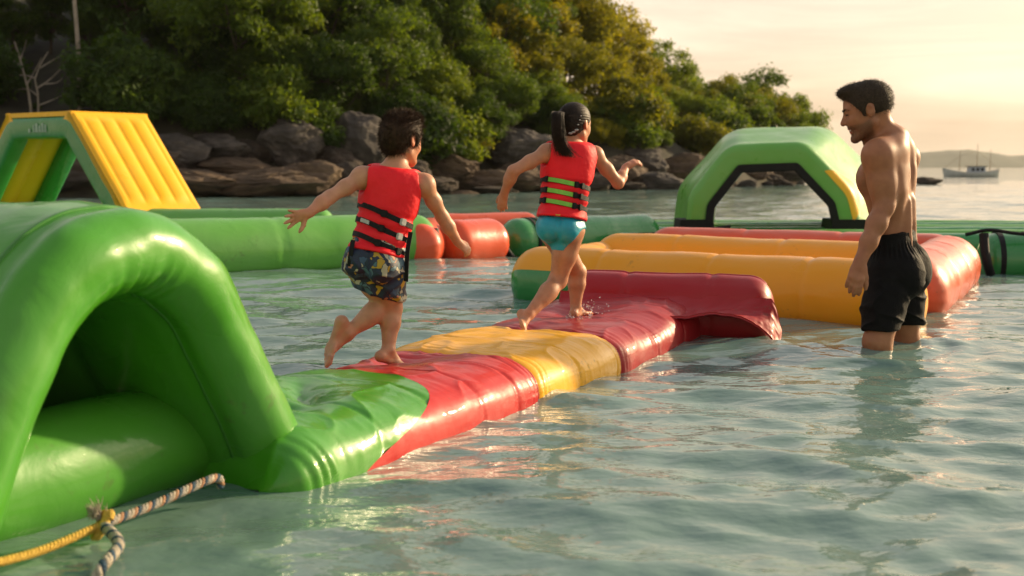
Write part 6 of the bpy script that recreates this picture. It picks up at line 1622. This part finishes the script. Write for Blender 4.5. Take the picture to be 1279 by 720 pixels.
def build_girl():
    Y = float(at_z(690, 404, 0.14)[1])
    def J(u, v, dy=0.0): return at_y(u, v, Y + dy)
    base = at_z(690, 404, 0.12)
    root = empty('person', base, 'girl with a ponytail, red life vest and turquoise swim bottoms running on the walkway', 'person')
    pel = J(701, 278, 0.0); C7 = J(712, 178, 0.06); T = C7 - pel; A = frame([0.22, 0.97, 0], T); rt, fw, up = A
    lo = J(610, 425, -0.40); hi = J(812, 115, 0.5); lo[2] = 0.03; lo[0] = J(606, 250, -0.3)[0]; hi[0] = J(810, 210, 0.3)[0]
    f = Field(lo, hi, 0.0042); tor = Field(lo, hi, 0.0042)
    B = torso_kid(f, pel, T, A, 1.0); torso_kid(tor, pel, T, A, 1.0)
    sl, el, wl = J(683, 191, 0.02), J(641, 214, -0.06), J(630, 241, -0.02)
    sr, er, wr = J(743, 194, 0.09), J(772, 229, 0.16), J(782, 209, 0.26)
    for s_ in (sl, sr): tor.cone(B(0, -0.005, 0.90), s_ * 0.7 + B(0, 0, 0.86) * 0.3, 0.038, 0.028, 0.03)
    for s_, e_, w_ in ((sl, el, wl), (sr, er, wr)):
        f.cone(B(0, -0.01, 0.92), s_, 0.038, 0.036, 0.03); f.ell(s_, A, [0.038, 0.040, 0.042], 0.03)
        f.chain([s_, (s_ + e_) / 2, e_], [0.034, 0.032, 0.027], 0.02); f.chain([e_, e_ * 0.65 + w_ * 0.35, w_], [0.027, 0.028, 0.0185], 0.02)
    hand_prims(f, wl, J(626, 262, 0.0) - wl, np.array([-0.4, -0.85, 0.1]), 1, 0.115, curl=0.28, spread=0.08, thumb=0.6)
    hand_prims(f, wr, J(799, 199, 0.30) - wr, np.array([-0.30, -0.55, 0.75]), -1, 0.118, curl=0.42, spread=0.16, thumb=0.7)
    hl, hr = B(-0.052, 0, -0.08), B(0.052, 0, -0.08)
    toeR = at_z(664, 414, 0.142)
    kr, ar = J(697, 350, 0.0), J(661, 393, -0.16)
    kl, al = J(721, 340, 0.20), J(719, 383, 0.19)
    for h_, k_, a_ in ((hl, kl, al), (hr, kr, ar)):
        f.chain([h_, (h_ + k_) / 2, k_], [0.069, 0.059, 0.042], 0.02); f.ell(k_, A, [0.039, 0.040, 0.042], 0.02)
        f.chain([k_, k_ * 0.66 + a_ * 0.34, a_], [0.040, 0.042, 0.0265], 0.02)
    f.ell(kr * 0.62 + ar * 0.38 + np.array([0, -0.010, -0.006]), frame([0, 1, 0], kr - ar), [0.036, 0.036, 0.075], 0.02)
    foot_prims(f, ar, toeR + np.array([0.01, 0.03, 0]) - ar, np.array([0.4, 0.6, 0.5]), 0.165, -1)
    foot_prims(f, al, J(737, 380, 0.33) - al, np.array([-0.35, -0.30, 1.0]), 0.165, 1)
    S = 0.212; HA = frame([0.62, 0.78, -0.06], [0.05, 0.03, 1.0]); hc = J(719, 156, 0.09)
    f.chain([C7 - up * 0.02, hc - HA[2] * 0.25 * S - HA[1] * 0.10 * S], [0.042, 0.038], 0.03)
    Ph = head_prims(f, hc, HA, S)
    V, F = f.mesh(2); ear = Ph(0.34, -0.05, -0.02)
    cols = skin_cols(V, (0.46, 0.225, 0.125), [(ear, 0.03, (1.12, 0.72, 0.62)), (kr, 0.05, (0.98, 0.84, 0.78)), (ar, 0.05, (1.0, 0.86, 0.80)), (wl, 0.07, (1.03, 0.86, 0.80)), (wr, 0.08, (1.05, 0.86, 0.80)), (er, 0.05, (1.02, 0.84, 0.78))])
    body = mesh_obj('body', V, F, M['skin'], root); color_mesh(body, cols)
    # hair drawn back into a ponytail
    g = Field(hc - 0.19, hc + 0.19, 0.004)
    g.ell(Ph(0, -0.075, 0.14), HA, [0.350 * S, 0.435 * S, 0.370 * S], 0.02); g.ell(Ph(0, -0.22, -0.06), HA, [0.27 * S, 0.24 * S, 0.25 * S], 0.03)
    for s in (-1, 1): g.ell(Ph(0.42 * s, -0.05, -0.03), HA, [0.14 * S, 0.09 * S, 0.13 * S], 0.008, 'cut')
    g.ell(Ph(0, 0.52, -0.06), HA, [0.62 * S, 0.34 * S, 0.38 * S], 0.012, 'cut'); g.ell(Ph(0, 0.16, -0.44), HA, [0.6 * S, 0.40 * S, 0.36 * S], 0.012, 'cut'); g.plane(Ph(0, -0.1, -0.30), unit(-HA[2]))
    hv, hF = g.mesh(2); nrm = g.grad(hv)
    tie = J(700, 144, -0.02)
    q = (hv - tie); ang = np.arctan2(q @ HA[2], q @ HA[0]); hv = hv + nrm * (0.0011 * np.sin(ang * 34))[:, None]          # combed towards the tie
    hair = mesh_obj('hair', hv, hF, M['hair_black'], root)
    rng = np.random.RandomState(8); idx = rng.choice(len(hv), 1500); dt = tie - hv[idx]; dt /= np.linalg.norm(dt, axis=1)[:, None]
    strands('hair_strands', hv[idx] + nrm[idx] * 0.0006, dt - nrm[idx] * 0.12, 0.030, 0.0008, M['hair_black'], hair, 9, jit=0.12)
    # ponytail: a bundle of long strands from the tie, swinging down to the left
    n = 700; P = []
    ctrl0 = [tie + np.array([0.012, 0.02, 0.0]), J(697, 141, -0.07), J(697, 165, -0.09), J(700, 182, -0.085), J(706, 193, -0.08)]
    for i in range(n):
        j = rng.normal(size=2); amp = np.array([0.004, 0.010, 0.012, 0.009, 0.008]) ; off = np.array([rt * j[0] * a + (fw * 0.6 * j[1]) * a for a in amp])
        e = rng.normal() * np.array([0, 0, 0.005, 0.012, 0.022]) ; cut = rng.uniform(0.5, 1.1)
        c = np.array(ctrl0) + off + rt[None] * e[:, None]; c[-1] = c[-2] + (c[-1] - c[-2]) * (cut * 1.6 - 0.4)
        P.append((spline(c, 10), np.linspace(0.0015, 0.0004, 10)))
    Vv, Fv = tube_mesh(P); mesh_obj('ponytail', Vv, Fv, M['hair_black'], hair)
    ang = np.linspace(0, 4 * math.pi, 40); dpt = unit(J(697, 141, -0.07) - tie); a1 = unit(np.cross(dpt, [0, 0, 1.0])); b1 = np.cross(dpt, a1)
    band = tie + dpt * 0.012 + (np.cos(ang)[:, None] * a1 + np.sin(ang)[:, None] * b1) * 0.013 + dpt * (ang / 12.6 * 0.008)[:, None]
    Vv, Fv = tube_mesh([(band, np.full(40, 0.0035))]); mesh_obj('hair_tie', Vv, Fv, M['black'], hair)
    # pale specks that paint the glint of wet strands by the ear
    clip = mottled('pale hair glints', (0.25, 0.25, 0.24), (0.5, 0.5, 0.48), 60, 0.25)
    for k_, (u, v) in enumerate([(716, 166), (720, 163), (712, 168), (722, 156), (724, 150), (726, 144)]):
        ctr = J(u, v, 0.0); dd = unit(ctr - hc); ts = np.linspace(0.16, 0.04, 80); vv = np.minimum(g.sample(hc + dd * ts[:, None]), f.sample(hc + dd * ts[:, None])); t_ = ts[np.argmax(vv < 0)]
        pz = hc + dd * t_
        bm = bmesh.new(); bmesh.ops.create_icosphere(bm, subdivisions=2, radius=0.0085 if k_ < 3 else 0.0045); Vv = np.array([x.co[:] for x in bm.verts]) * np.array([1.3, 0.8, 0.8]) + pz; Fv = [[x.index for x in ff.verts] for ff in bm.faces]; bm.free()
        mesh_obj('hair_glint', Vv, Fv, clip, hair)
    # life vest
    g = vest_part(tor, B, A, T, [(0, sl, unit(el - sl), 0.047), (0, sr, unit(er - sr), 0.047)], (C7 + fw * 0.01, C7 + up * 0.14 + fw * 0.05), 0.029, root)
    Lt = np.linalg.norm(T); hs = [0.21, 0.34, 0.47]
    def quilt(P):
        t = (P - pel) @ A.T; d = 0.0035 * fbm(P * 14, 3)
        for h_ in hs: d -= 0.007 * np.exp(-((t[:, 2] - h_ * Lt) / 0.014) ** 2)
        return d
    vo = surf_part('life_vest', g, M['vest'], root, 2, quilt)
    for i, h_ in enumerate(hs):
        belt('strap', g, pel, A, h_ * Lt, 0.0115, M['black'], vo, off=-0.005, th=0.007, tilt=(-0.012, 0.0), rmax=0.2)
        belt('green_strap', g, pel, A, h_ * Lt, 0.0105, M['strap_green'], vo, a0=-0.75, a1=0.62, off=0.002, th=0.004, n=50, tilt=(-0.012, 0.0), rmax=0.2)
        for a_ in (-0.82, 0.70, 1.0):
            d = math.sin(a_) * rt - math.cos(a_) * fw; o = pel + up * (h_ * Lt - 0.012 * math.sin(a_)); ts = np.linspace(0.2, 0.03, 120); v = g.sample(o + d * ts[:, None]); t_ = ts[np.argmax(v < 0)]
            block('buckle', o + d * (t_ + 0.006), np.array([np.cross(up, d), d, up]), (0.022, 0.012, 0.029), M['black'], vo)
    lp_ = spline([B(-0.012, -0.098, 0.075), B(-0.008, -0.108, 0.055), B(0.008, -0.108, 0.055), B(0.012, -0.098, 0.075)], 14); Vv, Fv = tube_mesh([(lp_, np.full(14, 0.0035))]); mesh_obj('pull_loop', Vv, Fv, M['ropeyellow'], vo)
    # swim bottoms
    g = Field(lo, np.array([hi[0], hi[1], pel[2] + 0.12]), 0.0038)
    torso_kid(g, pel, T, A, 1.0)
    for h_, k_ in ((hl, kl), (hr, kr)): g.chain([h_, (h_ + k_) / 2], [0.069, 0.059], 0.02)
    g.a -= 0.0045
    for s, h_, k_ in ((-1, hl, kl), (1, hr, kr)):
        d = unit(k_ - h_); o = h_ + d * 0.062 + rt * s * 0.05
        g.cone(o + d * 0.00 + rt * s * 0.02 - fw * 0.01, o + d * 0.25, 0.070, 0.13, 0.006, 'cut')
    g.plane(B(0, 0, 0.17), up, 0.004); g.plane(B(0, 0, -0.36), -up, 0.004)
    surf_part('swim_bottoms', g, M['bikini'], root, 2, lambda P: 0.002 * fbm(P * 30, 2))
build_girl()

# ------------------------------------------------------------------ splash kicked up round the girl's front foot
def splash():
    rng = np.random.RandomState(21); c = at_z(724, 397, 0.15) + np.array([0.02, -0.03, 0.0]); V, F = [], []
    bm = bmesh.new(); bmesh.ops.create_icosphere(bm, subdivisions=2, radius=1.0); bv = np.array([v.co[:] for v in bm.verts]); bf = [[v.index for v in f.verts] for f in bm.faces]; bm.free()
    for i in range(90):
        d = rng.normal(size=3) * np.array([0.05, 0.04, 0.0]); h = abs(rng.normal()) * 0.045; r = rng.uniform(0.0012, 0.0042) * (1.6 if h < 0.02 else 1)
        b = len(V); V += (bv * r * np.array([1, 1, rng.uniform(0.8, 1.8)]) + c + d + np.array([0.02 * h / 0.05, 0, h])).tolist(); F += [[k + b for k in f] for f in bf]
    m, nt, b = new_mat('water drops'); b.inputs['Base Color'].default_value = (0.95, 0.97, 1, 1); b.inputs['Roughness'].default_value = 0.03; b.inputs['IOR'].default_value = 1.333; b.inputs['Transmission Weight'].default_value = 0.85
    o = mesh_obj('water_splash', V, F, m, origin=c); tag(o, 'small splash of water drops round the girl\'s front foot', 'splash', kind='stuff')
splash()

# ------------------------------------------------------------------ haze over the sea
HZ = [(x, y, z) for x in (-6500, 6500) for y in (-60, 6200) for z in (-1.6, 75)]
hz = mesh_obj('haze', HZ, [(0, 1, 3, 2), (4, 6, 7, 5), (0, 4, 5, 1), (2, 3, 7, 6), (0, 2, 6, 4), (1, 5, 7, 3)], None, smooth=False)
hm = bpy.data.materials.new('sea haze'); hm.use_nodes = True; hn = hm.node_tree; hn.nodes.clear()
ho = hn.nodes.new('ShaderNodeOutputMaterial'); pv = hn.nodes.new('ShaderNodeVolumePrincipled')
pv.inputs['Color'].default_value = (0.92, 0.90, 0.86, 1); pv.inputs['Density'].default_value = 0.00010; pv.inputs['Anisotropy'].default_value = 0.2
hn.links.new(pv.outputs[0], ho.inputs['Volume'])
hz.data.materials.append(hm); tag(hz, kind='stuff')
